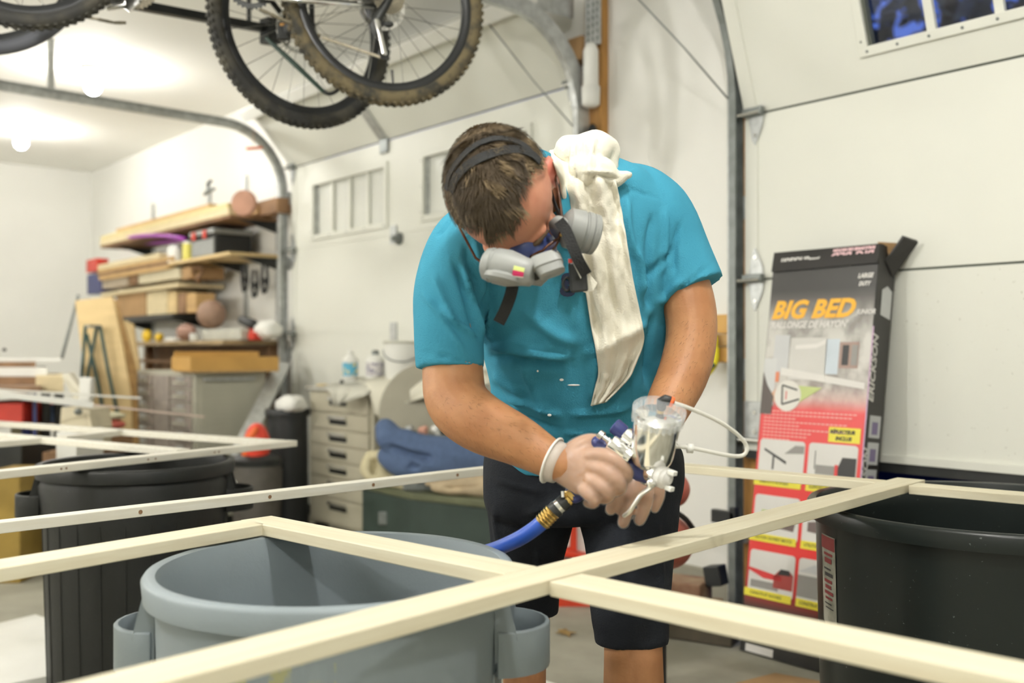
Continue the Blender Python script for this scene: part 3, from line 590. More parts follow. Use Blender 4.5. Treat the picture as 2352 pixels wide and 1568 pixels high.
def fold(me, strokes, base=None):
    """raise or sink the surface along strokes (px0,py0,px1,py1,width px,height m) on the side that faces the camera"""
    n = len(me.vertices); co = np.empty(n*3); me.vertices.foreach_get('co', co); co = co.reshape(-1, 3)
    no = np.empty(n*3); me.vertices.foreach_get('normal', no); no = no.reshape(-1, 3)
    d = co@np.array(CAMF); px = 1176+FPX*(co@np.array(CAMX))/d; py = 805-FPX*(co[:, 2]-HC)/d
    vw = np.array([0, 0, HC])-co; vw /= np.linalg.norm(vw, axis=1)[:, None]; fc = np.clip((no*vw).sum(1)*2.2+.2, 0, 1)
    h = np.zeros(n)
    for x0, y0, x1, y1, wd, am in strokes:
        L = math.hypot(x1-x0, y1-y0); t = ((px-x0)*(x1-x0)+(py-y0)*(y1-y0))/L/L; s_ = ((px-x0)*(y1-y0)-(py-y0)*(x1-x0))/L
        s_ = s_+ wd*.5*np.sin(t*5+x0*.1)
        e = np.clip(np.minimum(t, 1-t)*4+.0, 0, 1); e = e*e*(3-2*e)*(t > 0)*(t < 1)
        h += am*GAIN*np.exp(-(s_/wd)**2)*e
    h *= fc
    if base: h += base(co, px, py)
    co += no*h[:, None]; me.vertices.foreach_set('co', co.ravel()); me.update(); return me
M['skin'] = mat('tanned_skin', (.48, .24, .11), .5, col2=(.37, .165, .07), vscale=22, ramp=(.3, .7), bump=.12, bscale=220)
M['skin'].node_tree.nodes['Principled BSDF'].inputs['Subsurface Weight'].default_value = .06
M['face'] = mat('face_skin', (.60, .29, .18), .45, col2=(.52, .21, .13), vscale=14, bump=.08, bscale=200)
M['shirt'] = mat('turquoise_jersey', (.058, .30, .43), .9, col2=(.047, .255, .37), vscale=5, bump=.35, bscale=420, spec=.2)
M['shorts'] = mat('near_black_twill', (.017, .020, .026), .85, var=.3, vscale=6, bump=.3, bscale=300, spec=.25)
feet = P(1330, 1900, 2.0); man = thing('person', 'man in turquoise T-shirt, dark shorts and clear gloves, bent over holding the spray gun', 'person', (feet.x, feet.y, 0))

# head frame
Zh = 1.555; HCN = P(1149, 439, Zh)
UP = Vector((0, 0, 1))
f = (CAMX*.30-UP*.925-CAMF*.16).normalized(); l = (CAMX*.88+UP*.36-CAMF*.20); l = (l-f*l.dot(f)).normalized(); u = f.cross(l).normalized()
if u.dot(CAMF) > 0: print('HEAD UP WRONG')
def H(x, y, z): return HCN+l*x+f*y+u*z
def HE(mb, c, r, seg=24, rn=14): return mb.ell(H(*c), l*r[0], f*r[1], u*r[2], seg, rn)
hm = MB()
HE(hm, (0, -.004, .0), (.080, .097, .088), 32, 18)
HE(hm, (0, .015, -.045), (.066, .074, .085)); HE(hm, (0, .045, -.095), (.044, .05, .045)); HE(hm, (0, .072, -.120), (.022, .02, .018), 12, 8)
HE(hm, (0, .078, -.008), (.052, .020, .014), 16, 8)                                  # brow ridge
hm.tube([H(0, .085, -.018), H(0, .104, -.045), H(0, .112, -.058), H(0, .095, -.068)], [.008, .011, .014, .010], 10, True)   # nose
for s_ in (1, -1):
    HE(hm, (s_*.045, .062, -.05), (.02, .022, .018), 12, 8); HE(hm, (s_*.013, .098, -.062), (.007, .009, .007), 8, 6)
    HE(hm, (s_*.079, -.006, -.035), (.008, .022, .034), 14, 10); HE(hm, (s_*.086, -.014, -.025), (.006, .018, .026), 12, 8)
HE(hm, (0, .093, -.088), (.024, .008, .005), 12, 6); HE(hm, (0, .091, -.096), (.020, .008, .006), 12, 6)               # lips
nb = P(1292, 436, 1.775)
hm.tube([H(0, -.02, -.05), H(0, -.03, -.09), (H(0, -.03, -.10)*.6+nb*.4), nb, P(1305, 470, 1.80)], [.056, .056, .056, .056, .06], 20, True)
# trunk, arms, legs
trunk = [((1140, 1050, 2.04), (1540, 1030, 2.04), .125), ((1150, 980, 2.0), (1500, 965, 2.0), .135), ((1150, 900, 1.95), (1480, 885, 1.97), .145), ((1140, 810, 1.9), (1488, 790, 1.93), .14),
         ((1120, 720, 1.86), (1500, 690, 1.89), .125), ((1110, 640, 1.82), (1500, 590, 1.86), .11), ((1105, 570, 1.80), (1490, 500, 1.84), .09), ((1150, 510, 1.79), (1450, 450, 1.82), .06), ((1220, 480, 1.78), (1380, 440, 1.81), .045)]
hm.loft(lrings(trunk))
armL = [(1095, 575, 1.78, .046), (1052, 640, 1.755, .048), (1036, 760, 1.73, .0505), (1040, 850, 1.72, .0525), (1050, 920, 1.70, .0535), (1100, 968, 1.665, .0505), (1190, 1012, 1.63, .0415), (1250, 1046, 1.61, .0335), (1288, 1066, 1.60, .0290)]
armR = [(1490, 500, 1.83, .055), (1545, 600, 1.82, .050), (1580, 690, 1.80, .0475), (1588, 770, 1.785, .0455), (1572, 850, 1.765, .0450), (1538, 925, 1.73, .040), (1505, 990, 1.695, .033), (1482, 1035, 1.675, .0265)]
limb(hm, armL, 20); limb(hm, armR, 20)
kz = lambda z, Z: 805+(HC-z)*FPX/Z
limb(hm, [(1235, 1130, 2.06, .085), (1222, 1250, 2.07, .070), (1216, 1360, 2.09, .050), (1211, 1420, 2.10, .0475), (1206, 1480, 2.11, .046), (1205, 1568, 2.12, .0455), (1208, 1640, 2.14, .045), (1216, kz(.20, 2.15), 2.15, .036), (1220, kz(.09, 2.15), 2.15, .032)], 20)
limb(hm, [(1435, 1130, 2.03, .095), (1446, 1250, 1.96, .082), (1452, 1380, 1.87, .056), (1454, 1460, 1.83, .0535), (1455, 1520, 1.825, .054), (1455, 1600, 1.84, .056), (1450, 1680, 1.86, .053), (1445, kz(.20, 1.88), 1.88, .038), (1444, kz(.09, 1.89), 1.89, .033)], 20)
for cx, Z, dx in ((1218, 2.15, -.03), (1444, 1.89, .03)):
    a_ = P(cx, 805+(HC-.06)*FPX/Z, Z); a_.z = .06; t_ = -CAMF*.15+CAMX*dx
    hm.tube([a_-t_*.35, a_, a_+t_*.6, a_+t_*1.15+Vector((0, 0, -.02))], [.03, .036, .036, .028], 14, True)
# hands
def hand(mb, palm, fingers, g=0, pw=None):
    for pl in palm: q = sm([tuple(P(a, b, c))+(w_+g, h_+g) for a, b, c, w_, h_ in pl[0]], 4); mb.tube([v[:3] for v in q], [(v[3], v[4]) for v in q], 16, True, 1, pl[1])
    for fg in fingers: limb(mb, [(a, b, c, r+g) for a, b, c, r in fg], 10, n=3)
upR = (CAMF*-1+UP*.1)      # the hand's back looks at the camera
palmR = [([(1284, 1064, 1.600, .028, .022), (1310, 1072, 1.596, .034, .022), (1335, 1078, 1.592, .040, .019), (1356, 1083, 1.590, .039, .016), (1366, 1086, 1.592, .032, .012)], upR)]
fingR = [[(1352, 1046, 1.585, .0114), (1385, 1044, 1.566, .0114), (1420, 1062, 1.556, .0102), (1441, 1086, 1.566, .0105), (1434, 1100, 1.590, .0092)],
         [(1352, 1070, 1.583, .0114), (1384, 1078, 1.562, .0114), (1414, 1100, 1.553, .0106), (1426, 1118, 1.568, .0102), (1414, 1128, 1.592, .0090)],
         [(1344, 1094, 1.584, .0102), (1370, 1107, 1.564, .0108), (1394, 1126, 1.557, .0102), (1398, 1140, 1.575, .0095), (1386, 1146, 1.596, .0088)],
         [(1330, 1110, 1.588, .0102), (1346, 1128, 1.571, .0108), (1364, 1146, 1.567, .0098), (1362, 1156, 1.586, .0085), (1350, 1154, 1.604, .0080)],
         [(1305, 1045, 1.600, .0160), (1330, 1026, 1.604, .0160), (1358, 1014, 1.612, .0135), (1384, 1018, 1.618, .0102), (1400, 1030, 1.618, .0100)]]
palmL = [([(1482, 1030, 1.675, .025, .020), (1474, 1055, 1.670, .032, .018), (1466, 1085, 1.665, .037, .016), (1464, 1104, 1.662, .034, .013)], -CAMF+UP*.2)]
fingL = [[(1444, 1084, 1.662, .0118), (1426, 1112, 1.648, .0112), (1411, 1146, 1.640, .0107), (1403, 1170, 1.645, .0092)],
         [(1460, 1096, 1.660, .0120), (1452, 1132, 1.645, .0115), (1440, 1170, 1.641, .0110), (1432, 1200, 1.648, .0096)],
         [(1479, 1096, 1.660, .0115), (1487, 1132, 1.648, .0110), (1481, 1165, 1.644, .0104), (1469, 1194, 1.650, .0092)],
         [(1494, 1088, 1.666, .0105), (1512, 1112, 1.662, .0100), (1514, 1138, 1.662, .0094), (1504, 1166, 1.666, .0082)],
         [(1462, 1052, 1.665, .0140), (1440, 1062, 1.640, .0135), (1424, 1078, 1.625, .0115), (1420, 1094, 1.622, .0100)]]
hand(hm, palmR, fingR); hand(hm, palmL, fingL)
bme = fused(hm, .0038, 2)
body = linkmesh('body', bme, 'skin', man, True)
# face colour: forehead and face get the pinker skin
bme.materials.append(M['face']); bme.materials.append(mat('flushed_ear', (.62, .20, .14), .5, var=.2, vscale=30))
ctr = Vector(WL[body.name])
for pg in bme.polygons:
    if (pg.center+ctr-HCN).length < .15: pg.material_index = 1
    if min((pg.center+ctr-H(s_*.084, -.008, -.032)).length for s_ in (1, -1)) < .034 and abs((pg.center+ctr-HCN).dot(l)) > .078: pg.material_index = 2
bvB = BVHTree.FromPolygons([v.co+ctr for v in bme.vertices], [tuple(p.vertices) for p in bme.polygons])
# fine dark hair on the forearms
ah = MB(); rnd_ = random.Random(5); polys = [p for p in bme.polygons if p.material_index == 0]
for k in range(60000):
    p = polys[rnd_.randrange(len(polys))]; c_ = p.center+ctr; x_, y_ = proj(c_)
    if not ((1000 < x_ < 1270 and 900 < y_ < 1110) or (1480 < x_ < 1640 and 730 < y_ < 960)) or c_.z < .8: continue
    if rnd_.random() > .22: continue
    n_ = p.normal; d_ = (CAMX*(.8 if x_ < 1300 else -.5)-UP*.7+Vector((rnd_.gauss(0, .3), rnd_.gauss(0, .3), rnd_.gauss(0, .3)))); d_ = (d_-n_*d_.dot(n_)).normalized(); w2_ = d_.cross(n_)*.00022
    a_ = c_+n_*.0003; ah.add([a_-w2_, a_+w2_, a_+d_*.0085+n_*.0014], [(0, 1, 2)])
if ah.f: o = part('arm_hair', ah, mat('arm_hair_brown', (.10, .055, .028), .7, var=.3), man, nofix=True); o['kind'] = 'stuff'
# clear gloves over both hands
M['glove'] = mat('clear_vinyl', (.92, .90, .86), .22, trans=.0, alpha=.20, spec=.8, bump=1.0, bscale=45, var=.05)
for nm, pl, fg in (('r', palmR, fingR), ('l', palmL, fingL)):
    gm = MB(); hand(gm, pl, fg, .0016); gl = fused(gm, .0028, 1)
    gl = fold(gl, [(1300, 1040, 1320, 1120, 3, .002), (1320, 1035, 1345, 1125, 4, -.0015), (1345, 1040, 1370, 1110, 3, .002), (1310, 1100, 1370, 1060, 3, .002), (1330, 1125, 1360, 1100, 3, .002), (1430, 1100, 1425, 1160, 3, .001)], None)
    g_ = linkmesh('glove', gl, 'glove', man, True)
    if nm == 'r':
        c0, c1 = P(1270, 1058, 1.605), P(1288, 1066, 1.600); q = [(c0-(c1-c0)*.1), c0, (c0+c1)/2, c1]
        part('cuff', MB().tube(q, [.0375, .0345, .034, .0325], 24, up=upR), mat('clear_vinyl_cuff', (.88, .86, .80), .35, alpha=.55, bump=.5), g_, True)
        part('cuff_roll', MB().tube([c0-(c1-c0)*.12+UP.cross(c1-c0).normalized()*(.0375*math.cos(a))+((c1-c0).cross(UP.cross(c1-c0))).normalized()*(.0375*math.sin(a)*1.0) for a in [2*math.pi*k/24 for k in range(24)]], .0022, 6, closed=True), 'white', g_, True)
# eyes
for s_ in (1, -1):
    e = part('eye', HE(MB(), (s_*.031, .079, -.026), (.012, .012, .012), 14, 10), 'white', man, True)
    part('iris', HE(MB(), (s_*.031, .089, -.030), (.0055, .003, .0055), 10, 6), 'brownwood', e, True)
    part('eyebrow', MB().tube([H(s_*.012, .0965, -.012), H(s_*.030, .097, -.005), H(s_*.050, .084, -.010)], [.003, .0042, .002], 8, True), mat('brow_hair', (.10, .065, .035), .9, var=.3), man, True)

# T-shirt
sh = MB()
tors = [((1150, 1056, 2.01), (1530, 1040, 2.01), .150), ((1128, 1000, 2.0), (1520, 985, 2.0), .160), ((1126, 950, 1.975), (1506, 935, 1.985), .170), ((1124, 880, 1.94), (1500, 865, 1.96), .172), ((1110, 810, 1.9), (1508, 790, 1.93), .168),
        ((1084, 720, 1.85), (1528, 690, 1.88), .152), ((1062, 640, 1.81), (1545, 590, 1.85), .135), ((1055, 560, 1.78), (1540, 480, 1.83), .120), ((1085, 490, 1.77), (1500, 410, 1.81), .098), ((1160, 428, 1.765), (1450, 372, 1.80), .088), ((1215, 385, 1.76), (1410, 360, 1.79), .075)]
sh.loft(lrings(tors, 48, 5, 2.25))
slL = [(1120, 545, 1.78, .075), (1075, 580, 1.765, .074), (1040, 660, 1.75, .0655), (1032, 750, 1.73, .0600), (1033, 846, 1.72, .0580)]
slR = [(1380, 450, 1.83, .045), (1440, 450, 1.83, .064), (1500, 500, 1.83, .074), (1552, 590, 1.82, .066), (1593, 668, 1.805, .0615)]
limb(sh, slL, 28, rnd=False); limb(sh, slR, 28, rnd=False)
sme = fused(sh, .0056, 5)
S = [(1118, 640, 1106, 800, 8, -.0035), (1060, 600, 1115, 800, 7, .010), (1035, 590, 1108, 790, 7, -.007), (985, 620, 1060, 760, 7, .006), (1000, 700, 1100, 780, 6, .006), (965, 660, 1080, 830, 5, .005), (1090, 540, 1110, 700, 7, .007), (1065, 560, 1090, 660, 6, -.006),
     (1110, 800, 1330, 815, 10, .009), (1330, 815, 1500, 740, 10, .008), (1110, 822, 1320, 838, 8, -.008), (1130, 850, 1210, 920, 7, .005), (1150, 910, 1300, 960, 8, .006), (1160, 950, 1300, 990, 7, -.005), (1300, 960, 1460, 930, 7, .005), (1290, 1000, 1440, 985, 6, .005), (1130, 870, 1180, 950, 6, -.005),
     (1480, 600, 1500, 720, 8, -.007), (1465, 560, 1478, 690, 7, .009), (1500, 480, 1490, 650, 7, -.005), (1530, 470, 1520, 640, 6, .006), (1560, 500, 1545, 640, 6, -.005), (1430, 428, 1520, 456, 3, -.002), (1440, 440, 1455, 600, 8, .007), (1580, 640, 1500, 700, 8, .005), (1545, 560, 1480, 660, 6, -.006),
     (1505, 705, 1480, 900, 7, -.008), (1530, 720, 1500, 880, 6, .005), (1180, 700, 1340, 800, 14, .007), (1200, 820, 1250, 980, 9, .004), (1380, 800, 1350, 930, 10, .005), (1120, 700, 1130, 790, 7, .006),
     (962, 806, 1104, 838, 2.5, -.003), (1640, 602, 1524, 694, 2.5, -.003), (1000, 545, 1040, 500, 4, -.004)]
def sbase(co, px, py):
    return np.array([noise.noise(Vector((c[0]*9, c[1]*9, c[2]*5)))*.003+noise.noise(Vector((c[0]*26, c[1]*26, c[2]*12)))*.0018 for c in co])
GAIN = 1.7
sme = fold(sme, S, sbase); GAIN = 1.3
shirt = linkmesh('t_shirt', sme, 'shirt', man, True); cS = Vector(WL[shirt.name])
bvS = BVHTree.FromPolygons([v.co+cS for v in sme.vertices], [tuple(p.vertices) for p in sme.polygons])
# ribbed collar, hems
def hit(bvs, px, py, off=0):
    r = ray(px, py).normalized(); o = Vector((0, 0, HC)); best = None
    for b_ in (bvs if isinstance(bvs, (list, tuple)) else [bvs]):
        h = b_.ray_cast(o, r)
        if h[0] is not None and (best is None or h[3] < best[3]): best = h
    if best is None: return None
    return best[0]-r*off
col = [P(x, y, z) for x, y, z in ((1228, 345, 1.735), (1252, 352, 1.715), (1278, 380, 1.69), (1292, 430, 1.675), (1300, 490, 1.665), (1302, 540, 1.66))]
part('collar', MB().tube([Vector(q) for q in sm(col, 4)], [(.012, .004)]*21, 8, True), mat('teal_rib', (.02, .19, .27), .9, bump=.4), shirt, True)
textmesh('gi', .055, hit(bvS, 1288, 662, .004), CAMX, UP*1-CAMF*.1, 'lettering', mat('navy_print', (.012, .02, .05), .8, var=.1), shirt, ext=.003, bold=.0015)
for qx, qy, a_, b_ in ((1290, 872, .004, .0025), (1318, 884, .012, .0016), (1262, 953, .004, .0026), (1235, 852, .002, .002)):
    q = hit(bvS, qx, qy, .001); part('paint_fleck', MB().ell(q, CAMX*a_, UP*b_, CAMF*.0008, 8, 5), 'white', shirt)

# shorts
so = MB()
so.loft(lrings([((1128, 1010, 2.02), (1540, 1000, 2.03), .140), ((1113, 1050, 2.02), (1566, 1035, 2.03), .146), ((1112, 1110, 2.03), (1572, 1095, 2.02), .148), ((1118, 1165, 2.03), (1562, 1150, 2.01), .142), ((1150, 1190, 2.03), (1540, 1180, 2.01), .11)], 44, 4, 2.3))
limb(so, [(1222, 1120, 2.03, .092), (1220, 1190, 2.03, .0860), (1213, 1270, 2.05, .0735), (1216, 1340, 2.08, .0635), (1219, 1380, 2.095, .0585), (1219, 1410, 2.095, .0575)], 28, rnd=False)
limb(so, [(1440, 1110, 2.01, .100), (1444, 1180, 1.985, .1000), (1448, 1270, 1.94, .0840), (1446, 1350, 1.885, .0780), (1448, 1412, 1.845, .0730), (1451, 1444, 1.838, .0700), (1452, 1478, 1.836, .0680)], 28, rnd=False)
ome = fused(so, .0058, 4)
ome = fold(ome, [(1330, 1130, 1200, 1180, 8, .005), (1330, 1150, 1180, 1240, 8, -.005), (1330, 1140, 1480, 1190, 8, .005), (1345, 1180, 1500, 1240, 8, -.004), (1140, 1150, 1150, 1330, 7, .005), (1510, 1180, 1520, 1380, 7, .005), (1400, 1260, 1430, 1420, 9, .005), (1230, 1240, 1240, 1380, 9, .005), (1130, 1090, 1260, 1140, 8, .004)], sbase)
GAIN = 1.0
shorts = linkmesh('shorts', ome, 'shorts', man, True)
# shoes
for cx, Z, dx in ((1218, 2.15, -.03), (1444, 1.89, .03)):
    a_ = P(cx, 805+(HC-.05)*FPX/Z, Z); a_.z = 0; t_ = (-CAMF*.98+CAMX*dx*5).normalized(); n_ = Vector((-t_.y, t_.x, 0)); m_ = MB()
    rg = []
    for d_, w_, h_ in ((-.085, .022, .05), (-.075, .034, .085), (-.02, .040, .09), (.05, .042, .075), (.11, .047, .055), (.165, .040, .045), (.185, .020, .03)):
        rg.append([a_+t_*d_+n_*(w_*math.cos(x))+Vector((0, 0, .012+h_*.5+h_*.5*math.sin(x))) for x in [2*math.pi*k/20 for k in range(20)]])
    so_ = part('shoe', m_.loft(rg), 'black', man, True)
    part('sole', MB().prism([a_+t_*d_+n_*w_ for d_, w_ in ((-.09, -.02), (-.07, -.035), (.04, -.044), (.11, -.05), (.17, -.04), (.195, 0), (.17, .04), (.11, .05), (.04, .044), (-.07, .035), (-.09, .02))], (0, 0, .02)), 'white', so_, bevel=.004)

# hair: cap of short cropped hair with real tufts
def hairy(x, y, z):   # inside the hair line? (head frame)
    if z < -.030-(.03 if y < -.02 else 0)+max(0, (y+.02))*.25: return False
    lim = .062+.018*(abs(x) < .035)-max(0, abs(x)-.035)*.35
    lim -= max(0, x-.005)*.55
    if z < .02: lim -= (.02-z)*1.0
    return y < lim - max(0, .035-z)*.15
cap = MB(); N1, N2 = 64, 36; idx = {}; R_ = (.0845, .1005, .0915)
vs_, fs_ = [], []
for i in range(N2+1):
    th = math.pi*i/N2
    for j in range(N1):
        ph = 2*math.pi*j/N1; x, y, z = R_[0]*math.sin(th)*math.cos(ph), -.004+R_[1]*math.sin(th)*math.sin(ph), R_[2]*math.cos(th)
        k_ = 1+.018*noise.noise(Vector((x*60, y*60, z*60)))
        vs_.append((H(x*k_, y*k_, z*k_), hairy(x, y, z)))
for i in range(N2):
    for j in range(N1):
        q = (i*N1+j, i*N1+(j+1) % N1, (i+1)*N1+(j+1) % N1, (i+1)*N1+j)
        if all(vs_[k][1] for k in q): fs_.append(q)
cap.add([v[0] for v in vs_], fs_)
hmat = mat('brown_hair', (.11, .08, .045), .8, col2=(.045, .032, .018), vscale=30, ramp=(.35, .62), stretch=(1, 1, 1), spec=.3)
used = sorted({k for q in fs_ for k in q}); rm = {k: i for i, k in enumerate(used)}
cap = MB().add([vs_[k][0] for k in used], [tuple(rm[k] for k in q) for q in fs_])
hair = part('hair', cap, hmat, man, True, nofix=True)
tf = [MB(), MB()]
for k in range(15000):
    th = math.acos(random.uniform(-.6, 1)); ph = random.random()*2*math.pi
    x, y, z = R_[0]*math.sin(th)*math.cos(ph), -.004+R_[1]*math.sin(th)*math.sin(ph), R_[2]*math.cos(th)
    if not hairy(x, y, z) : continue
    side = abs(x)/.08 > .72 or y < -.075
    n_ = Vector((x/R_[0]**2, y/R_[1]**2, z/R_[2]**2)).normalized(); comb = Vector((.25*math.sin(x*60), .9, -.1)); comb = (comb-n_*comb.dot(n_)).normalized()
    L_ = (.006 if side else .017)*random.uniform(.6, 1.2); cl = noise.noise(Vector((x*45, y*45, z*45)))
    d_ = (n_*(.5+.5*cl)+comb*(.9)+Vector((cl*.9, 0, 0))).normalized(); w_ = d_.cross(n_).normalized()*.0008
    a0_ = Vector((x, y, z)); a1_ = a0_+n_*.001
    pts = [a1_-w_, a1_+w_, a1_+d_*L_]
    tf[1 if (side or cl > .22) else 0].add([H(*p) for p in pts], [(0, 1, 2)])
for m_, c_ in zip(tf, ((.085, .060, .033), (.26, .19, .105))):
    o = part('hair_tufts', m_, mat('hair_strand', c_, .7, var=.4, vscale=40, spec=.4), hair, nofix=True); o['kind'] = 'stuff'
bvH = BVHTree.FromPolygons([H(*((R_[0]+.004)*math.sin(math.pi*i/20)*math.cos(2*math.pi*j/32), -.004+(R_[1]+.004)*math.sin(math.pi*i/20)*math.sin(2*math.pi*j/32), (R_[2]+.004)*math.cos(math.pi*i/20))[0:0]) if False else H((R_[0]+.004)*math.sin(math.pi*i/20)*math.cos(2*math.pi*j/32), -.004+(R_[1]+.004)*math.sin(math.pi*i/20)*math.sin(2*math.pi*j/32), (R_[2]+.004)*math.cos(math.pi*i/20)) for i in range(21) for j in range(32)],
    [(i*32+j, i*32+(j+1) % 32, (i+1)*32+(j+1) % 32, (i+1)*32+j) for i in range(20) for j in range(32)])
# ================================================================== RESPIRATOR, GLASSES
M['maskgrey'] = mat('grey_elastomer', (.29, .30, .285), .45, var=.1, vscale=30)
M['maskblue'] = mat('blue_silicone', (.05, .075, .22), .35, var=.15, vscale=20)
M['strap'] = mat('black_webbing', (.016, .017, .017), .8, bump=.5, bscale=300, var=.2)
rsp = thing('respirator', 'grey and blue half-mask respirator with two cartridges worn by the man', 'respirator', H(0, .12, -.08))
mm = MB(); q = [H(0, .070, -.055), H(0, .092, -.064), H(0, .112, -.073), H(0, .126, -.080), H(0, .131, -.083)]
rings = []
for c_, (a_, b_) in zip(q, ((.048, .052), (.049, .050), (.040, .040), (.028, .028), (.014, .016))):
    rings.append([c_+l*(a_*math.cos(t))+(u+f*.25)*(b_*math.sin(t)*(1+.25*(math.sin(t) > 0)*abs(math.sin(t)))) for t in [2*math.pi*k/28 for k in range(28)]])
fp = part('facepiece', mm.loft(rings), 'maskblue', rsp, True)
vb = P(1262, 600, 1.475)
part('inner_shroud', MB().tube([H(-.03, .108, -.08), H(0, .120, -.080), H(.03, .110, -.080)], [(.013, .02), (.016, .026), (.013, .02)], 14, True), 'maskgrey', fp, True)
vc = thing; v_ax = (P(1268, 628, 1.475)-P(1246, 590, 1.485)).normalized(); rt_ = (P(1290, 606, 1.48)-P(1228, 628, 1.48)).normalized()
c_ = P(1257, 608, 1.475)
b_ = MB(); rr_ = []
for d_, a_, t_ in ((-.016, .018, .012), (-.008, .0225, .015), (.003, .0235, .016), (.004, .0215, .014), (.016, .0195, .013), (.018, .015, .010)):
    n_ = rt_.cross(v_ax).normalized(); rr_.append([c_+v_ax*d_+rt_*(a_*math.copysign(abs(math.cos(t))**.5, math.cos(t)))+n_*(t_*math.copysign(abs(math.sin(t))**.6, math.sin(t))) for t in [2*math.pi*k/24 for k in range(24)]])
part('exhalation_valve', b_.loft(rr_), 'maskgrey', rsp, 40)
def cart(name, c0, c1, prof, flat=1, tilt=0):
    ax = (c1-c0); L_ = ax.length; ax.normalize(); uu = (UP-ax*UP.dot(ax)).normalized(); ww = ax.cross(uu)
    return part(name, MB().loft([[c0+ax*h+uu*(r_*math.cos(t))+ww*(r_*flat*math.sin(t)) for t in [2*math.pi*k/32 for k in range(32)]] for h, r_ in prof]), 'maskgrey', rsp, 40)
cR0, cR1 = P(1292, 520, 1.550), P(1370, 540, 1.562)
cr1 = cart('cartridge', cR0, cR1, [(0, .020), (.004, .026), (.008, .031), (.030, .0325), (.032, .0300), (.034, .0300), (.036, .0325), (.043, .0325), (.045, .0300), (.047, .0320), (.054, .0315), (.056, .028)])
part('cartridge_face', MB().lathe(cR0+(cR1-cR0).normalized()*.0555, cR1-cR0, [(0, .0275), (.0012, .0265)], 32), 'dark', cr1)
cL0, cL1 = P(1226, 628, 1.475), P(1110, 604, 1.50)
cl1 = cart('cartridge', cL0, cL1, [(0, .017), (.003, .020), (.015, .0215), (.028, .025), (.040, .0275), (.060, .0270), (.062, .0250), (.064, .0250), (.066, .0265), (.076, .0235), (.080, .017)])
part('cartridge_rim', MB().lathe(P(1158, 632, 1.485), (cL1-cL0).cross(CAMF), [(-.004, .024), (0, .030), (.006, .030), (.010, .025), (.012, .016)], 28), 'maskgrey', cl1, 40)
def decal(name, quad, m_, par): return part(name, MB().add(quad, [(0, 1, 2, 3)]), m_, par, nofix=True)
bax = (cL1-cL0).normalized(); bu_ = (UP-bax*UP.dot(bax)).normalized(); bw_ = bax.cross(bu_); sg_ = 1 if bw_.dot(CAMF) < 0 else -1
def patch(a0, a1, m_):
    rows = [[cL0+bax*h+(bu_*math.cos(a)+bw_*sg_*math.sin(a))*((.0195 if h < .006 else .0209+.00045*(h-.008)/.002)+.0012) for a in np.linspace(a0, a1, 6)] for h in (.008, .012, .016, .020, .024)]
    part('label_stripe', MB().grid(rows), m_, cl1, nofix=True)
patch(1.35, 1.62, mat('lime_label', (.66, .74, .25), .5, var=.05)); patch(1.62, 1.95, mat('magenta_label', (.62, .03, .13), .5, var=.05)); patch(1.95, 2.02, 'white')
part('cartridge_collar', MB().tube([P(1222, 622, 1.478), P(1236, 612, 1.485)], .016, 18), 'dark', rsp, True)
part('cartridge_collar', MB().tube([P(1284, 532, 1.545), P(1296, 522, 1.55)], .022, 18), 'maskgrey', rsp, True)
def band(name, pts, w_, par, m_='strap', th_=.0018, side=None):
    q = [Vector(v) for v in sm(pts, 5)]; n = len(q); rg = []
    for i, p in enumerate(q):
        t_ = (q[min(i+1, n-1)]-q[max(i-1, 0)]).normalized(); vw = (Vector((0, 0, HC))-p).normalized()
        nn_ = side(p) if side else vw; sd_ = t_.cross(nn_).normalized(); nn_ = sd_.cross(t_).normalized()
        rg.append([p+sd_*w_/2, p+sd_*w_/2+nn_*th_, p-sd_*w_/2+nn_*th_, p-sd_*w_/2])
    return part(name, MB().loft(rg), m_, par)
band('strap', [P(1284, 508, 1.525), P(1300, 530, 1.51), P(1316, 568, 1.50), P(1330, 600, 1.50), P(1347, 630, 1.51)], .0175, rsp)
band('strap', [P(1178, 655, 1.50), P(1172, 680, 1.51), P(1160, 712, 1.525), P(1146, 740, 1.54)], .0185, rsp)
hb_ = [hit(bvH, x, y, .001) for x, y in ((1240, 372), (1222, 355), (1190, 344), (1150, 347), (1110, 360), (1075, 380), (1048, 408), (1036, 440))]
hb_ = [q for q in hb_ if q]
band('head_strap', hb_, .0150, rsp, side=lambda p: (p-HCN).normalized())
hb_ = [hit(bvH, x, y, .001) for x, y in ((1232, 366), (1200, 332), (1150, 318), (1100, 330), (1060, 362), (1034, 400), (1026, 436))]
band('head_strap', [q for q in hb_ if q], .0110, rsp, side=lambda p: (p-HCN).normalized())
band('head_strap', [P(1244, 378, 1.60), P(1262, 430, 1.59), P(1274, 470, 1.575), P(1288, 506, 1.545)], .0070, rsp, side=lambda p: (p-HCN).normalized())
bk = part('buckle', MB().obox(P(1328, 636, 1.535), CAMX*.0135+UP*.0015, UP*.023-CAMX*.002, CAMF*.004), 'black', rsp, bevel=.003)
part('slider', MB().tube([P(1318+9*math.cos(t)-16, 652+15*math.sin(t), 1.545) for t in [2*math.pi*k/16 for k in range(16)]], .0024, 6, closed=True), 'black', rsp, True)
part('strap_tab', MB().prism([P(1313, 598, 1.515), P(1322, 600, 1.515), P(1338, 632, 1.53), P(1334, 640, 1.53)], CAMF*.002), 'white', rsp)
part('red_clip', MB().obox(P(1310, 599, 1.505), CAMX*.003, UP*.003, CAMF*.003), 'red', rsp)
gl = thing('eyeglasses', 'thin dark tortoiseshell eyeglasses low on the man\'s brow', 'glasses', H(0, .11, -.015))
M['tort'] = mat('tortoiseshell', (.10, .035, .012), .25, var=.6, vscale=60)
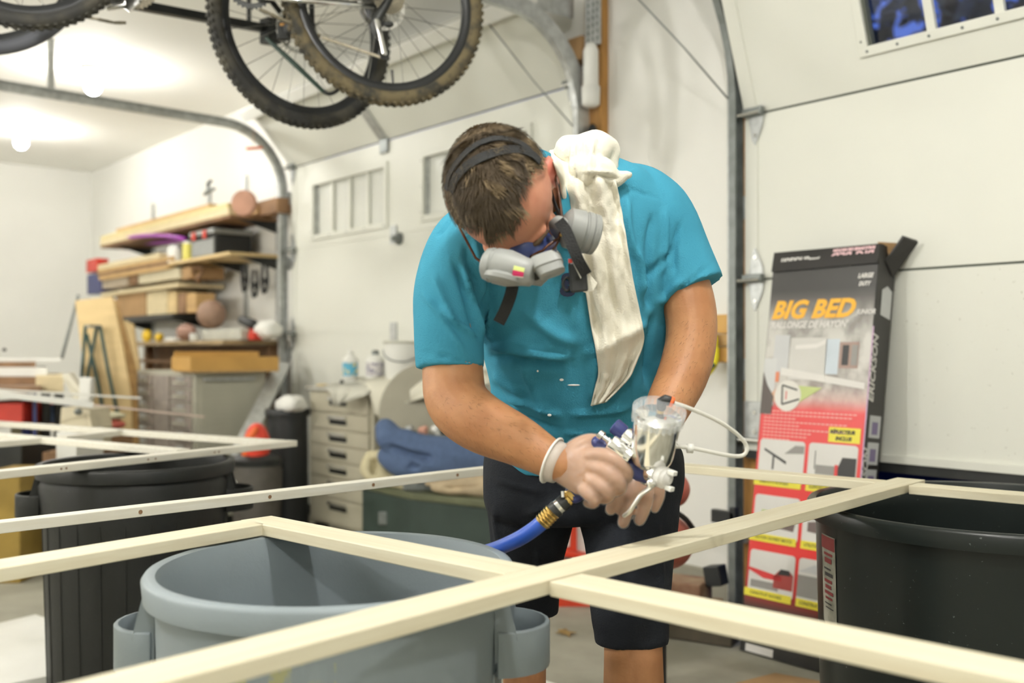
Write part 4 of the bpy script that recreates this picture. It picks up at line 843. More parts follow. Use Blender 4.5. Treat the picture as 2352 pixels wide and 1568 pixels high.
for s_ in (1, -1):
    ring_ = [H(s_*(.033+.026*math.cos(t)), .112-.012*abs(math.cos(t)*1)*(s_*math.cos(t)*s_ > 0), -.020+.018*math.sin(t)) for t in [2*math.pi*k/24 for k in range(24)]]
    rm_ = part('rim', MB().tube(ring_, .0022, 8, closed=True), 'tort', gl, True)
    part('lens', MB().add([Vector(q) for q in ring_], [tuple(range(24))]), 'glass', rm_, nofix=True)
    part('temple_arm', MB().tube([H(s_*.060, .100, -.016), H(s_*.074, .080, -.018), H(s_*.083, .030, -.020), H(s_*.087, -.010, -.022), H(s_*.085, -.024, -.034)], .0022, 8, True), 'tort', gl, True)
    part('hinge_cap', MB().ell(H(s_*.066, .096, -.016), l*.003, f*.003, u*.0035, 8, 6), 'brass', gl, True)
part('bridge', MB().tube([H(.008, .113, -.016), H(0, .116, -.013), H(-.008, .113, -.016)], .002, 8), 'tort', gl, True)

# ================================================================== CLOTH over the shoulder
M['cloth'] = mat('cream_cotton', (.79, .76, .64), .9, var=.05, vscale=9, bump=.35, bscale=350)
LFT = [(1262, 346), (1280, 395), (1291, 450), (1300, 500), (1318, 560), (1338, 610), (1346, 665), (1356, 730), (1366, 790), (1374, 850), (1369, 885), (1358, 932)]
RGT = [(1392, 318), (1408, 392), (1420, 440), (1428, 490), (1438, 550), (1448, 610), (1460, 670), (1472, 730), (1479, 780), (1462, 830), (1441, 872), (1392, 922)]
NL, NR = 72, 30; ls = sm(LFT, 8); rs = sm(RGT, 8); n_ = min(len(ls), len(rs)); dep = []
grid_ = []
for i in range(n_):
    row = []
    for j in range(NR+1):
        t = j/NR; x = ls[i][0]*(1-t)+rs[i][0]*t; y = ls[i][1]*(1-t)+rs[i][1]*t
        h = hit([bvS, bvB], x, y); Z = (h-Vector((0, 0, HC))).dot(CAMF) if h else 1.80; row.append((x, y, Z))
    grid_.append(row)
Zg = np.array([[c[2] for c in r_] for r_ in grid_])
for _ in range(14):
    Zp = np.pad(Zg, 1, 'edge'); Za = (Zp[1:-1, 1:-1]+Zp[:-2, 1:-1]+Zp[2:, 1:-1]+Zp[1:-1, :-2]+Zp[1:-1, 2:])/5; Zg = np.minimum(Za, Zg)
rows = []
for i, r_ in enumerate(grid_):
    s_ = i/(n_-1); row = []
    for j, (x, y, Z) in enumerate(r_):
        t = j/NR
        w_ = .5+.5*math.cos((t*2.6+s_*.35+.1)*2*math.pi); w2 = noise.noise(Vector((t*5, s_*9, 1.3))); w3 = noise.noise(Vector((t*14, s_*22, 5)))
        am = (.012+.010*math.exp(-((s_-.12)/.12)**2))
        dz = .008+am*w_+.012*(w2+.3)*(1.6 if s_ < .3 else .7)+.004*w3*(2 if s_ < .35 else .6)
        row.append(P(x+3*w3*(0 < j < NR), y, Zg[i, j]-dz))
    rows.append(row)
cl = thing('cloth', 'cream cotton cloth draped over the man\'s left shoulder, hanging down his chest', 'cloth', P(1390, 600, 1.7))
part('drape', MB().grid(rows), 'cloth', cl, True, solid=.003, nofix=True)
# bunched part standing over the shoulder and a twisted corner sticking out
GAIN = 1.7; bm_ = MB()
bun = [(1284, 350, 1.745, .012), (1300, 345, 1.73, .026), (1330, 352, 1.72, .032), (1362, 345, 1.735, .034), (1386, 350, 1.75, .030), (1396, 380, 1.75, .020)]
limb(bm_, bun, 18); limb(bm_, [(1310, 400, 1.70, .020), (1350, 395, 1.69, .026), (1385, 400, 1.70, .026), (1415, 408, 1.705, .016), (1432, 402, 1.705, .010), (1444, 400, 1.705, .008)], 14)
limb(bm_, [(1372, 318, 1.79, .012), (1384, 330, 1.775, .016), (1398, 380, 1.75, .014)], 12)
cme = fused(bm_, .0042, 2)
cme = fold(cme, [(1310, 310, 1300, 420, 3, -.004), (1325, 310, 1325, 420, 3, .004), (1345, 305, 1340, 420, 4, -.005), (1362, 305, 1352, 420, 3, .004), (1378, 310, 1370, 400, 3, -.004), (1330, 392, 1420, 398, 3, .004), (1350, 412, 1430, 408, 3, -.004)],
    lambda co, px, py: np.array([noise.noise(Vector((c[0]*30, c[1]*30, c[2]*22)))*.004+noise.noise(Vector((c[0]*80, c[1]*80, c[2]*60)))*.001 for c in co]))
linkmesh('bunched_end', cme, 'cloth', cl, True)
part('loose_corner', MB().prism([P(1340, 632, 1.62), P(1352, 626, 1.615), P(1372, 650, 1.61), P(1362, 668, 1.61), P(1345, 672, 1.62), P(1333, 668, 1.625)], -CAMF*.002), 'cloth', cl)

# ================================================================== SPRAY GUN
gun = thing('spray_gun', 'polished metal spray gun with gravity cup held in the man\'s gloved right hand', 'spray gun', P(1480, 1080, 1.56))
ct, cbm = P(1513, 950, 1.532), P(1493, 1060, 1.572); ax = (ct-cbm).normalized(); CH = (ct-cbm).length
M['cup'] = mat('mirror_cup', (.88, .88, .86), .16, 1, var=.06, vscale=6)
M['clear'] = mat('clear_plastic', (.85, .88, .90), .08, alpha=.22, spec=1)
part('cup', MB().lathe(cbm, ax, [(-.018, .0075), (-.012, .012), (-.006, .022), (0, .0300), (.008, .0335), (.014, .0345), (CH-.006, .0365), (CH-.004, .0352)], 48), 'cup', gun, 60)
kn = MB()
for k in range(24):
    a_ = 2*math.pi*k/24; e1 = ax.orthogonal().normalized(); e2 = ax.cross(e1); d_ = e1*math.cos(a_)+e2*math.sin(a_); kn.bar(cbm+ax*(CH-.014)+d_*.0388, cbm+ax*(CH+.003)+d_*.0395, .0035, .003, up=d_)
lid = part('cup_lid', MB().lathe(cbm+ax*(CH-.013), ax, [(0, .0375), (.001, .0385), (.015, .0395), (.018, .0415), (.021, .0415), (.023, .0380), (.027, .0280), (.029, .0)], 48), 'clear', gun, 50)
part('lid_knurl', kn, 'clear', lid)
lt = cbm+ax*(CH+.008); el = P(1521, 922, 1.545)
part('brass_nipple', MB().tube([P(1517, 946, 1.550), P(1519, 932, 1.546)], .0055, 12), 'brass', gun, True)
part('elbow_fitting', MB().tube([P(1519, 934, 1.546), P(1520, 922, 1.545), P(1528, 918, 1.544), P(1538, 921, 1.543)], [.0075, .0085, .0085, .008], 14, True), 'black', gun, True)
part('fitting_ring', MB().tube([P(1539, 921, 1.543), P(1546, 924, 1.543)], .0080, 16), 'orange', gun, True)
tb = [P(1547, 925, 1.543), P(1580, 936, 1.55), P(1640, 962, 1.57), P(1685, 990, 1.59), P(1712, 1018, 1.60), P(1714, 1038, 1.60), P(1700, 1047, 1.60), P(1670, 1045, 1.59), P(1625, 1036, 1.58), P(1590, 1029, 1.575), P(1555, 1025, 1.57), P(1530, 1030, 1.575)]
tubeo = part('pressure_tube', MB().tube([Vector(v) for v in sm(tb, 6)], .0033, 10), mat('milky_tube', (.80, .79, .72), .3, alpha=.8), gun, True)
part('tube_connector', MB().tube([P(1578, 1029, 1.573), P(1592, 1030, 1.573)], .0075, 12), 'white', tubeo, True)
# body of the gun
part('gun_body', MB().tube([P(1374, 1018, 1.600), P(1405, 1040, 1.590), P(1440, 1066, 1.583), P(1470, 1084, 1.575), P(1500, 1094, 1.568)], [.0125, .0140, .0150, .0150, .0140], 18, True), 'navy', gun, True)
part('barrel', MB().lathe(P(1400, 1012, 1.572), P(1446, 1048, 1.560)-P(1400, 1012, 1.572), [(0, .0085), (.003, .0140), (.006, .0150), (.030, .0155), (.032, .0145), (.036, .0155), (.044, .0150)], 28), 'chrome', gun, 50)
part('needle_screw', MB().lathe(P(1374, 994, 1.578), P(1404, 1016, 1.571)-P(1374, 994, 1.578), [(0, .005), (.002, .0075), (.009, .0075), (.011, .0045), (.018, .0045), (.019, .0065), (.026, .0065)], 16), 'steel', gun, 50)
part('fluid_knob', MB().lathe(P(1410, 976, 1.585), P(1440, 1000, 1.578)-P(1410, 976, 1.585), [(0, .0110), (.002, .0130), (.018, .0125), (.022, .0105)], 14), 'navy', gun, 30)
part('knob_collar', MB().lathe(P(1433, 996, 1.580), P(1462, 1020, 1.575)-P(1433, 996, 1.580), [(0, .0125), (.003, .0140), (.024, .0150)], 24), 'chrome', gun, 50)
part('handle', MB().tube([P(1420, 1050, 1.598), P(1385, 1082, 1.610), P(1345, 1115, 1.612), P(1318, 1134, 1.606)], [(.012, .016)]*4, 14, True), 'navy', gun, True)
nk = part('cup_neck', MB().lathe(cbm-ax*.038, ax, [(0, .0110), (.003, .0135), (.008, .0135), (.010, .0105), (.014, .0105), (.016, .0140), (.020, .0140), (.022, .0100), (.028, .0090)], 20), 'chrome', gun, 40)
nz0, nz1 = P(1488, 1082, 1.560), P(1552, 1108, 1.520); nd = nz1-nz0; NLn = nd.length
part('nozzle_head', MB().lathe(nz0, nd, [(0, .012), (.004, .0150), (.014, .0150), (.016, .0175), (.022, .0175)], 24), 'chrome', gun, 40)
ac = part('air_cap', MB().lathe(nz0+nd.normalized()*.022, nd, [(0, .0155), (.003, .0170), (.012, .0170), (.014, .0150), (.018, .0135), (.020, .0090), (.024, .0050)], 24), mat('white_translucent', (.85, .84, .80), .3, alpha=.72), gun, 40)
hz_ = MB(); e1 = (UP-nd.normalized()*UP.dot(nd.normalized())).normalized()
for s_ in (1, -1): hz_.obox(nz0+nd.normalized()*.046+e1*(s_*.0125), nd.normalized()*.0065, e1*.0035, nd.normalized().cross(e1)*.005)
part('air_horn', hz_, 'white', ac, bevel=.001)
part('trigger', MB().tube([Vector(v) for v in sm([P(1500, 1112, 1.535), P(1488, 1124, 1.532), P(1472, 1136, 1.530), P(1458, 1156, 1.530), P(1446, 1174, 1.535), P(1434, 1184, 1.545)], 4)], [(.0065-.00017*k, .0035) for k in range(21)], 12, True), mat('satin_trigger', (.60, .59, .53), .35, .8, var=.1), gun, True)
part('trigger_pivot', MB().ell(P(1496, 1110, 1.530), CAMX*.008, UP*.008, CAMF*.005, 14, 8), 'chrome', gun, True)
hs = thing('air_hose', 'blue air hose with brass ferrule running from the spray gun down behind the bin', 'hose', P(1200, 1230, 1.7))
a0_, a1_ = P(1318, 1132, 1.606), P(1300, 1150, 1.606)
part('brass_fitting', MB().lathe(a0_, a1_-a0_, [(0, .009), (.002, .0125), (.009, .0125), (.011, .0105), (.016, .0120), (.020, .0110)], 10), 'brass', hs, 30)
part('coupler_pin', MB().tube([P(1292, 1128, 1.590), P(1293, 1142, 1.588)], .003, 8), 'steel', hs)
b0_, b1_ = P(1304, 1146, 1.606), P(1266, 1178, 1.606)
part('swivel_coupler', MB().lathe(b0_, b1_-b0_, [(0, .0105), (.004, .0130), (.014, .0130), (.016, .0110), (.020, .0110), (.022, .0135), (.034, .0130)], 18), 'black', hs, 40)
part('coupler_band', MB().lathe(b0_+(b1_-b0_)*.42, b1_-b0_, [(0, .0118), (.0005, .0125), (.0065, .0125), (.007, .0118)], 20), 'steel', hs, 40)
c0_, c1_ = P(1271, 1173, 1.606), P(1248, 1197, 1.607)
part('brass_ferrule', MB().lathe(c0_, c1_-c0_, [(0, .0120)]+[(.002+.0027*k+.0009*(k % 2), .0130 if k % 2 else .0146) for k in range(9)]+[(.028, .0125)], 20), 'brass', hs, 30)
ft_ = P(1000, 1500, 2.25)
hp = [c1_, P(1225, 1216, 1.612), P(1190, 1238, 1.63), P(1145, 1258, 1.68), P(1090, 1276, 1.76), P(1040, 1300, 1.86), P(990, 1360, 1.98), P(960, 1470, 2.08)]
h3 = [tuple(v) for v in hp]; g0 = P(940, 1700, 2.12); g0.z = .016; g1_ = P(760, 1640, 2.3); g1_.z = .012; g2_ = P(500, 1560, 2.6); g2_.z = .012
part('hose_tube', MB().tube([Vector(v) for v in sm(h3+[tuple(g0), tuple(g1_), tuple(g2_)], 8)], .0125, 16), mat('blue_rubber_hose', (.025, .085, .42), .35, col2=(.45, .47, .5), vscale=45, ramp=(.22, .28)), hs, True)
# ================================================================== BICYCLES hung under the ceiling
M['tyre'] = mat('dusty_tyre', (.085, .078, .058), .85, col2=(.035, .035, .032), vscale=12, ramp=(.40, .70))
M['muddy'] = mat('muddy_tyre', (.155, .125, .068), .9, col2=(.045, .043, .034), vscale=22, ramp=(.35, .6))
M['rimb'] = mat('black_rim', (.035, .037, .038), .3, .3, var=.2)
M['spoke'] = mat('spoke_steel', (.22, .22, .20), .4, .8, var=.1)
M['chain'] = mat('chain_steel', (.30, .27, .20), .45, .8, var=.4, vscale=200)
def wheel(root, C, nrm, R=.335, tm='tyre', w_=.026, knobs=True, rotor=True, spokes=28, valve=None):
    C = Vector(C); n = Vector(nrm).normalized(); e1 = (UP-n*UP.dot(n)).normalized(); e2 = n.cross(e1)
    at = lambda a, r, o=0: C+(e1*math.cos(a)+e2*math.sin(a))*r+n*o
    ty = MB(); S1 = 72; vs, fs = [], []; prof = [(R-.045, -.013), (R-.034, -w_*.92), (R-.018, -w_), (R-.004, -w_*.62), (R, 0), (R-.004, w_*.62), (R-.018, w_), (R-.034, w_*.92), (R-.045, .013)]
    k_ = len(prof)
    for i in range(S1): vs += [at(2*math.pi*i/S1, r, o) for r, o in prof]
    for i in range(S1):
        for j in range(k_): fs.append((i*k_+j, i*k_+(j+1) % k_, ((i+1) % S1)*k_+(j+1) % k_, ((i+1) % S1)*k_+j))
    ty.add(vs, fs)
    t_ = part('tyre', ty, M[tm] if isinstance(tm, str) else tm, root, True)
    if knobs:
        kb = MB()
        for i in range(84):
            a = 2*math.pi*i/84; d = (e1*math.cos(a)+e2*math.sin(a)); tg = n.cross(d)
            for o, rr in ((-.017, R-.006), (-.006, R), (.006, R), (.017, R-.006)):
                aa = a+(.018 if abs(o) < .01 else 0); d = (e1*math.cos(aa)+e2*math.sin(aa)); tg = n.cross(d)
                kb.obox(C+d*rr+n*o, tg*.0055, n*.0045, d*.0035)
        o = part('tread_knobs', kb, M[tm] if isinstance(tm, str) else tm, t_); o['kind'] = 'stuff'
    rm = MB(); vs, fs = [], []; prof = [(R-.044, -.013), (R-.046, -.014), (R-.066, -.012), (R-.072, -.006), (R-.072, .006), (R-.066, .012), (R-.046, .014), (R-.044, .013)]; k_ = len(prof)
    for i in range(S1): vs += [at(2*math.pi*i/S1, r, o) for r, o in prof]
    for i in range(S1):
        for j in range(k_): fs.append((i*k_+j, i*k_+(j+1) % k_, ((i+1) % S1)*k_+(j+1) % k_, ((i+1) % S1)*k_+j))
    rm_ = part('rim', rm.add(vs, fs), 'rimb', root, 40)
    hub = part('hub', MB().lathe(C-n*.055, n, [(0, .008), (.01, .010), (.02, .028), (.024, .028), (.03, .014), (.08, .014), (.086, .026), (.09, .026), (.10, .010), (.11, .008)], 18), 'iron', root, 40)
    for i in range(spokes):
        s_ = 1 if i % 2 else -1; cr = 1 if (i//2) % 2 else -1; a = 2*math.pi*i/spokes; a2 = a+cr*1.15
        part('spoke', MB().tube([at(a2, .026, s_*.03), at(a, R-.07, 0)], .0011, 4), 'spoke', root)
    va = valve if valve is not None else 2.9
    part('valve', MB().tube([at(va, R-.07), at(va, R-.115)], [.003, .0045], 8), 'black', rm_)
    if rotor:
        ro = part('brake_rotor', MB().add([at(2*math.pi*i/40, r, -.045) for r in (.066, .080) for i in range(40)], [(i, (i+1) % 40, 40+(i+1) % 40, 40+i) for i in range(40)]), 'steel', hub, solid=.002, nofix=True)
        sp_ = MB()
        for i in range(6): sp_.bar(at(i*1.047, .02, -.045), at(i*1.047+.5, .068, -.045), .006, .002, up=n)
        part('rotor_arm', sp_, 'steel', hub)
    return at, e1, e2, n
def chainring(root, C, n, R, m_='iron', T=32):
    n = Vector(n).normalized(); e1 = (UP-n*UP.dot(n)).normalized(); e2 = n.cross(e1); pts = []
    for i in range(T*2): a = 2*math.pi*i/(T*2); r = R+(.004 if i % 2 else -.003); pts.append(Vector(C)+(e1*math.cos(a)+e2*math.sin(a))*r)
    inn = [Vector(C)+(e1*math.cos(2*math.pi*i/(T*2))+e2*math.sin(2*math.pi*i/(T*2)))*R*.78 for i in range(T*2)]
    mb = MB().add(pts+inn, [(i, (i+1) % (T*2), T*2+(i+1) % (T*2), T*2+i) for i in range(T*2)])
    o = part('chainring', mb, m_, root, solid=.003, nofix=True); sp_ = MB()
    for i in range(5): a = i*1.2566; sp_.bar(Vector(C), Vector(C)+(e1*math.cos(a)+e2*math.sin(a))*R*.8, .014, .006, up=n)
    part('spider', sp_, m_, o); return o
def chain(root, pts):
    q = [Vector(v) for v in pts]; mb = MB(); L_ = 0
    for a, b in zip(q, q[1:]):
        d = b-a; k = int(d.length/.0127); dn = d.normalized()
        for i in range(k):
            c = a+dn*(i+.5)*.0127; mb.bar(c-dn*.0068, c+dn*.0068, .009 if i % 2 else .006, .0085)
    o = part('chain', mb, 'chain', root); o['kind'] = 'stuff'; return o
def bnorm(deg): a = math.radians(deg); return -CAMF*math.cos(a)+CAMX*math.sin(a)
def dirn(deg): a = math.radians(deg); return CAMX*math.cos(a)+CAMF*math.sin(a)      # along the bicycle, towards image right (farther)
def bike(root, hub, deg, fwd, bb, tube='black', front=None, R=.335, pitch=0):
    """frame tubes from the rear hub; fwd = -1 when the bicycle heads to image left"""
    D0 = dirn(deg)*fwd; UP0 = Vector((0, 0, 1)); pa_ = math.radians(pitch); D = D0*math.cos(pa_)+UP0*math.sin(pa_); UP = UP0*math.cos(pa_)-D0*math.sin(pa_); h = Vector(hub); B = Vector(bb); n = bnorm(deg)
    seat = B+UP*.42-D*.13; head = B+UP*.44+D*.50; headb = B+UP*.33+D*.54; fr_ = h+D*1.06
    part('frame', MB().tube([B, seat+UP*.04], .016, 12).tube([seat, head], .016, 12).tube([B, headb], .019, 12).tube([head+UP*.03, headb-UP*.01], .021, 12).tube([B+n*.03, h+n*.06], .010, 10).tube([B-n*.03, h-n*.06], .010, 10).tube([seat, h+n*.06], .009, 10).tube([seat, h-n*.06], .009, 10), tube, root, True)
    part('fork', MB().tube([headb, headb-UP*.05+n*.045, fr_+n*.055], .014, 10).tube([headb, headb-UP*.05-n*.045, fr_-n*.055], .014, 10), tube, root, True)
    part('saddle', MB().loft([[seat+UP*.13-D*x+n*(w_*math.cos(t))+UP*(.018*math.sin(t)) for t in [2*math.pi*k/12 for k in range(12)]] for x, w_ in ((-.15, .015), (-.05, .025), (.06, .065), (.12, .06))]), 'black', root, True)
    part('seat_post', MB().tube([seat, seat+UP*.13], .013, 10), 'iron', root)
    part('handlebar', MB().tube([head+UP*.05-n*.17, head+UP*.07-n*.08, head+UP*.07+n*.08, head+UP*.05+n*.17], .013, 10), 'iron', root, True)
    part('crank_arm', MB().tube([B+n*.05, B+n*.06+D*.12+UP*.11], [.013, .011], 10), 'iron', root, True)
    part('crank_arm', MB().tube([B-n*.05, B-n*.06-D*.12-UP*.11*0+UP*.11], [.013, .011], 10), 'iron', root, True)
    return fr_
def hangers(root, pts):
    for p in pts: part('hanging_hook', MB().tube([Vector((p.x, p.y, CEIL)), Vector((p.x, p.y, p.z+.03)), p+Vector((.015, 0, .0)), p+Vector((0, 0, -.02))], .004, 8), 'iron', root, True)
# right one, nearer
d2 = 24; h2 = P(886, 3, 3.25)
b2 = thing('bicycle', 'bicycle with muddy knobbly rear tyre hung lowest on the right, chain and rear gears showing', 'bicycle', (h2.x, h2.y, h2.z-.335), 'bicycles hung under the ceiling')
at2, e1_, e2_, n2 = wheel(b2, h2, bnorm(d2), .336, 'muddy', w_=.023, valve=math.pi*1.03)
B2 = P(568, -24, 3.08); fr2 = bike(b2, h2, d2, -1, B2, 'black', pitch=24)
part('chainstay', MB().tube([P(600, -8, 3.03), P(700, 2, 3.09), P(862, 14, 3.18)], [.009, .008, .007], 12), 'chrome', b2, True)
wheel(b2, fr2, bnorm(d2), .336, 'tyre', rotor=False)
chainring(b2, B2+n2*.045, n2, .072); cs_ = MB()
for k, r_ in enumerate((.052, .047, .042, .037, .032)): cs_.lathe(h2+n2*(.034+.004*k), n2, [(0, r_), (.002, r_)], 26)
part('cassette', cs_, 'chain', b2)
dz0 = P(868, 40, 3.19); dz1 = P(882, 108, 3.19)
de = part('derailleur', MB().tube([h2+n2*.065, dz0, P(858, 60, 3.19), P(872, 84, 3.19)], [.010, .018, .016, .012], 12, True), 'iron', b2, True)
part('derailleur_cage', MB().tube([P(866, 46, 3.175), P(874, 80, 3.175), P(883, 122, 3.175)], [(.011, .004), (.008, .004), (.011, .004)], 12, True), 'steel', de, True)
for q in ((882, 122), (868, 52)): part('pulley', MB().lathe(P(q[0], q[1], 3.19), n2, [(-.004, .008), (-.003, .019), (.003, .019), (.004, .008)], 14), 'black', de, 40)
part('derailleur_knuckle', MB().ell(P(893, 56, 3.17), CAMX*.016, UP*.010, CAMF*.012, 12, 8), 'black', de, True)
chain(b2, [B2+n2*.045-UP*.070+dirn(d2)*.03, P(740, 86, 3.17), P(876, 132, 3.185)]); chain(b2, [B2+n2*.045+UP*.08, h2+n2*.045+UP*.045])
hangers(b2, [h2+e1_*.262, fr2+e1_*.262])
# left-centre one, farther
d1 = 40; h1 = P(697, 62, 3.46)
b1 = thing('bicycle', 'bicycle with dusty dark tyre hung behind the muddy one, disc brake rotor showing', 'bicycle', (h1.x, h1.y, h1.z-.34), 'bicycles hung under the ceiling')
at1, e1_, e2_, n1 = wheel(b1, h1, bnorm(d1), .345, 'tyre', w_=.022, valve=.8)
B1 = h1-dirn(d1)*.34+UP*.30
fr1 = bike(b1, h1, d1, -1, B1, 'iron', pitch=38)
wheel(b1, fr1, bnorm(d1), .345, 'tyre', w_=.029, rotor=False)
part('brake_caliper', MB().obox(P(652, 72, 3.36), CAMX*.02, UP*.03, CAMF*.012), 'iron', b1, bevel=.005)
part('rear_mech', MB().ell(P(668, 60, 3.34), CAMX*.026, UP*.034, CAMF*.02, 12, 8), 'black', b1, True)
part('reflector', MB().obox(P(650, 56, 3.33), CAMX*.010, UP*.004, CAMF*.003), 'jamb', b1)
st_ = part('prop_stand', MB().tube([P(612, 88, 3.33), P(680, 150, 3.33), P(742, 209, 3.33)], [.007, .009, .007], 10, True), mat('dark_green_paint', (.03, .06, .045), .4, var=.2), b1, True)
part('stand_foot', MB().tube([Vector(v) for v in sm([P(728, 196, 3.33), P(750, 214, 3.33), P(768, 212, 3.33), P(786, 196, 3.33)], 4)], .0065, 8, True), 'black', st_, True)
hangers(b1, [h1+e1_*.27, fr1+e1_*.20])
# top-left pair
d3 = 20; h3_ = P(50, -184, 3.12)
b3 = thing('bicycle', 'bicycle at the top left corner with silver crank and orange reflector, mostly above the frame', 'bicycle', (h3_.x, h3_.y, h3_.z-.335), 'bicycles hung under the ceiling')
at3, e1_, e2_, n3 = wheel(b3, h3_, bnorm(d3), .338, 'tyre', w_=.03)
B3 = P(300, -28, 3.35); fr3 = bike(b3, h3_, d3, 1, B3, 'iron')
chainring(b3, B3+n3*.05, n3, .088, 'chain', 36); chainring(b3, B3+n3*.057, n3, .062, 'steel', 28)
part('crank_arm', MB().tube([B3+n3*.065, P(285, 12, 3.27), P(248, 18, 3.26)], [.012, .012, .008], 10, True), 'steel', b3, True)
part('crank_plate', MB().prism([P(236, 10, 3.27), P(272, 12, 3.27), P(300, 28, 3.27), P(322, 8, 3.27), P(318, -20, 3.27), P(262, -16, 3.27)], -CAMF*.008), 'steel', b3, bevel=.002)
chain(b3, [P(196, 38, 3.28), P(262, 52, 3.29), P(292, 52, 3.29)]); part('reflector', MB().obox(P(184, 42, 3.28), CAMX*.014, UP*.006, CAMF*.004), 'jamb', b3)
hangers(b3, [h3_+e1_*.262])
h4 = P(-52, -116, 3.5)
b4 = thing('bicycle', 'bicycle with smooth grey-blue tyre, lowest at the top left corner', 'bicycle', (h4.x, h4.y, h4.z-.335), 'bicycles hung under the ceiling')
wheel(b4, h4, bnorm(20), .368, mat('bluegrey_tyre', (.11, .115, .13), .7, var=.2), w_=.024, knobs=False, rotor=False); bike(b4, h4, 20, -1, h4-dirn(20)*.43+UP*.05, 'iron'); 
n4 = bnorm(24); hangers(b4, [h4+UP*.262])
ra = thing('ceiling_rail', 'dark steel rail between the hanging bicycles, running back from the door', 'rail', P(480, 45, 3.7))
r0, r1 = P(345, 17, 3.45), P(612, 66, 3.9); rd_ = (r1-r0).normalized()
part('rail', MB().bar(r0-rd_*.3, r1, .035, .03), 'iron', ra, bevel=.003); part('rail_end_block', MB().obox(P(622, 72, 3.9), rd_*.035, UP*.05, rd_.cross(UP)*.03), 'black', ra, bevel=.008)
part('rail_hanger', MB().bar(r0-rd_*.2, Vector((r0-rd_*.2).to_tuple()[:2]+(CEIL,)), .02, .005, up=rd_), 'iron', ra); q = r0+rd_*.45; part('rail_hanger', MB().bar(q, Vector((q.x, q.y, CEIL)), .02, .005, up=rd_), 'iron', ra)

# ================================================================== BACK WALL: shelves, boards, boxes
def fb(x0, x1, yt, yb, Y, dy, at=None, gap=0):
    """box whose front face on plane Y spans pixels x0..x1, its top and bottom read at pixel column at"""
    a_ = at if at is not None else x1
    X0, X1 = onY(x0, 805, Y).x, onY(x1, 805, Y).x; return X0, X1, Y, Y+dy, onY(a_, yb, Y).z, onY(a_, yt, Y).z
def simple(name, label, cat, bx, m_, group=None, bevel=.003):
    return tag(part(name, MB().box(*bx), m_, bevel=bevel), label, cat, group)
XS0, XS1 = -8.66, -6.11
su = thing('shelving', 'tall wall shelving of brown boards on dark brackets left of the closed door', 'shelving', (-7.4, 2.9, 1.0))
for x in (-8.4, -7.25, -6.62, -6.13): part('standard', MB().box(x-.012, x+.012, 3.075, 3.10, 1.09, 2.25), 'galv', su)
zS = {1: 1.895, 2: 1.655, 3: 1.50, 4: 1.285, 5: 1.075}
M['shelfw'] = mat('shelf_board', (.42, .31, .17), .7, var=.3, vscale=5)
part('shelf', MB().box(XS0, XS1, 2.74, 3.075, zS[1]-.02, zS[1]), 'brownwood', su, bevel=.003)
part('shelf', MB().box(-7.12, -6.10, 2.73, 3.075, zS[2]-.022, zS[2]), 'plywood', su, bevel=.003)
part('shelf', MB().box(-8.75, -7.14, 2.74, 3.075, zS[2]-.01, zS[2]+.01), 'brownwood', su)
part('shelf', MB().box(-8.62, -6.95, 2.73, 3.075, zS[3]-.03, zS[3]), 'pine', su, bevel=.003)
part('shelf', MB().box(-8.62, -7.02, 2.72, 3.075, zS[4]-.03, zS[4]), 'iron', su, bevel=.003)
for x in (-8.4, -7.25, -6.62, -6.13):
    for z in ((zS[1]-.02), (zS[2]-.022)) if x > -7 else (zS[1]-.02, zS[2]-.01, zS[3]-.03, zS[4]-.03):
        part('bracket', MB().prism([(x-.004, 3.075, z), (x-.004, 2.80, z), (x-.004, 3.075, z-.075)], (.008, 0, 0)), 'iron', su)
def board(label, b_, m_='pine'): return simple('lumber_board', label, 'board', b_, m_, 'boards on the upper wall shelves', .002)
z1 = zS[1]
board('long thick pine beam at the front of the topmost shelf', (XS0, -6.12, 2.735, 2.775, z1, z1+.045))
board('second long beam lying on the front beam of the topmost shelf', (XS0+.02, -6.14, 2.735, 2.78, z1+.046, z1+.078), mat('straw_pine', (.66, .56, .28), .6, var=.1))
board('flat long pale board behind the front beams on the top shelf', (XS0+.05, -6.35, 2.79, 2.90, z1, z1+.06), 'plywood')
board('upper flat board of the top shelf pile with shadow gap beneath', (XS0+.03, -6.42, 2.80, 2.92, z1+.062, z1+.10))
board('highest slim board on the pile of the topmost shelf', (XS0+.15, -6.62, 2.82, 2.88, z1+.102, z1+.135), 'pine2')
simple('wooden_box', 'brown wooden box at the right end of the topmost shelf', 'box', fb(585, 636, 452, 487, 2.95, .10), 'brownwood')
q = onY(566, 468, 2.80); tag(part('basket_lid', MB().lathe(q, (1, -1.3, 0), [(0, .075), (.02, .085), (.05, .08)], 20), mat('terracotta', (.50, .27, .18), .7, var=.2), smooth=40), 'round terracotta lid leaning on the topmost shelf near its end', 'lid')
simple('carton', 'reddish brown carton between the round lid and the end box, topmost shelf', 'box', fb(548, 590, 470, 492, 2.93, .12), 'cardboard')
q = onY(480, 437, 2.86); bd = thing('spring_clamp', 'small grey spring clamp lying on top of the board pile', 'clamp', q)
part('clamp_jaw', MB().tube([q+Vector((-.08, 0, -.02)), q, q+Vector((.10, 0, .0))], [.01, .02, .008], 8, True), 'galvd', bd, True); part('clamp_handle', MB().tube([q, q+Vector((-.02, 0, .05)), q+Vector((.03, 0, .06))], .012, 8, True), 'iron', bd, True)
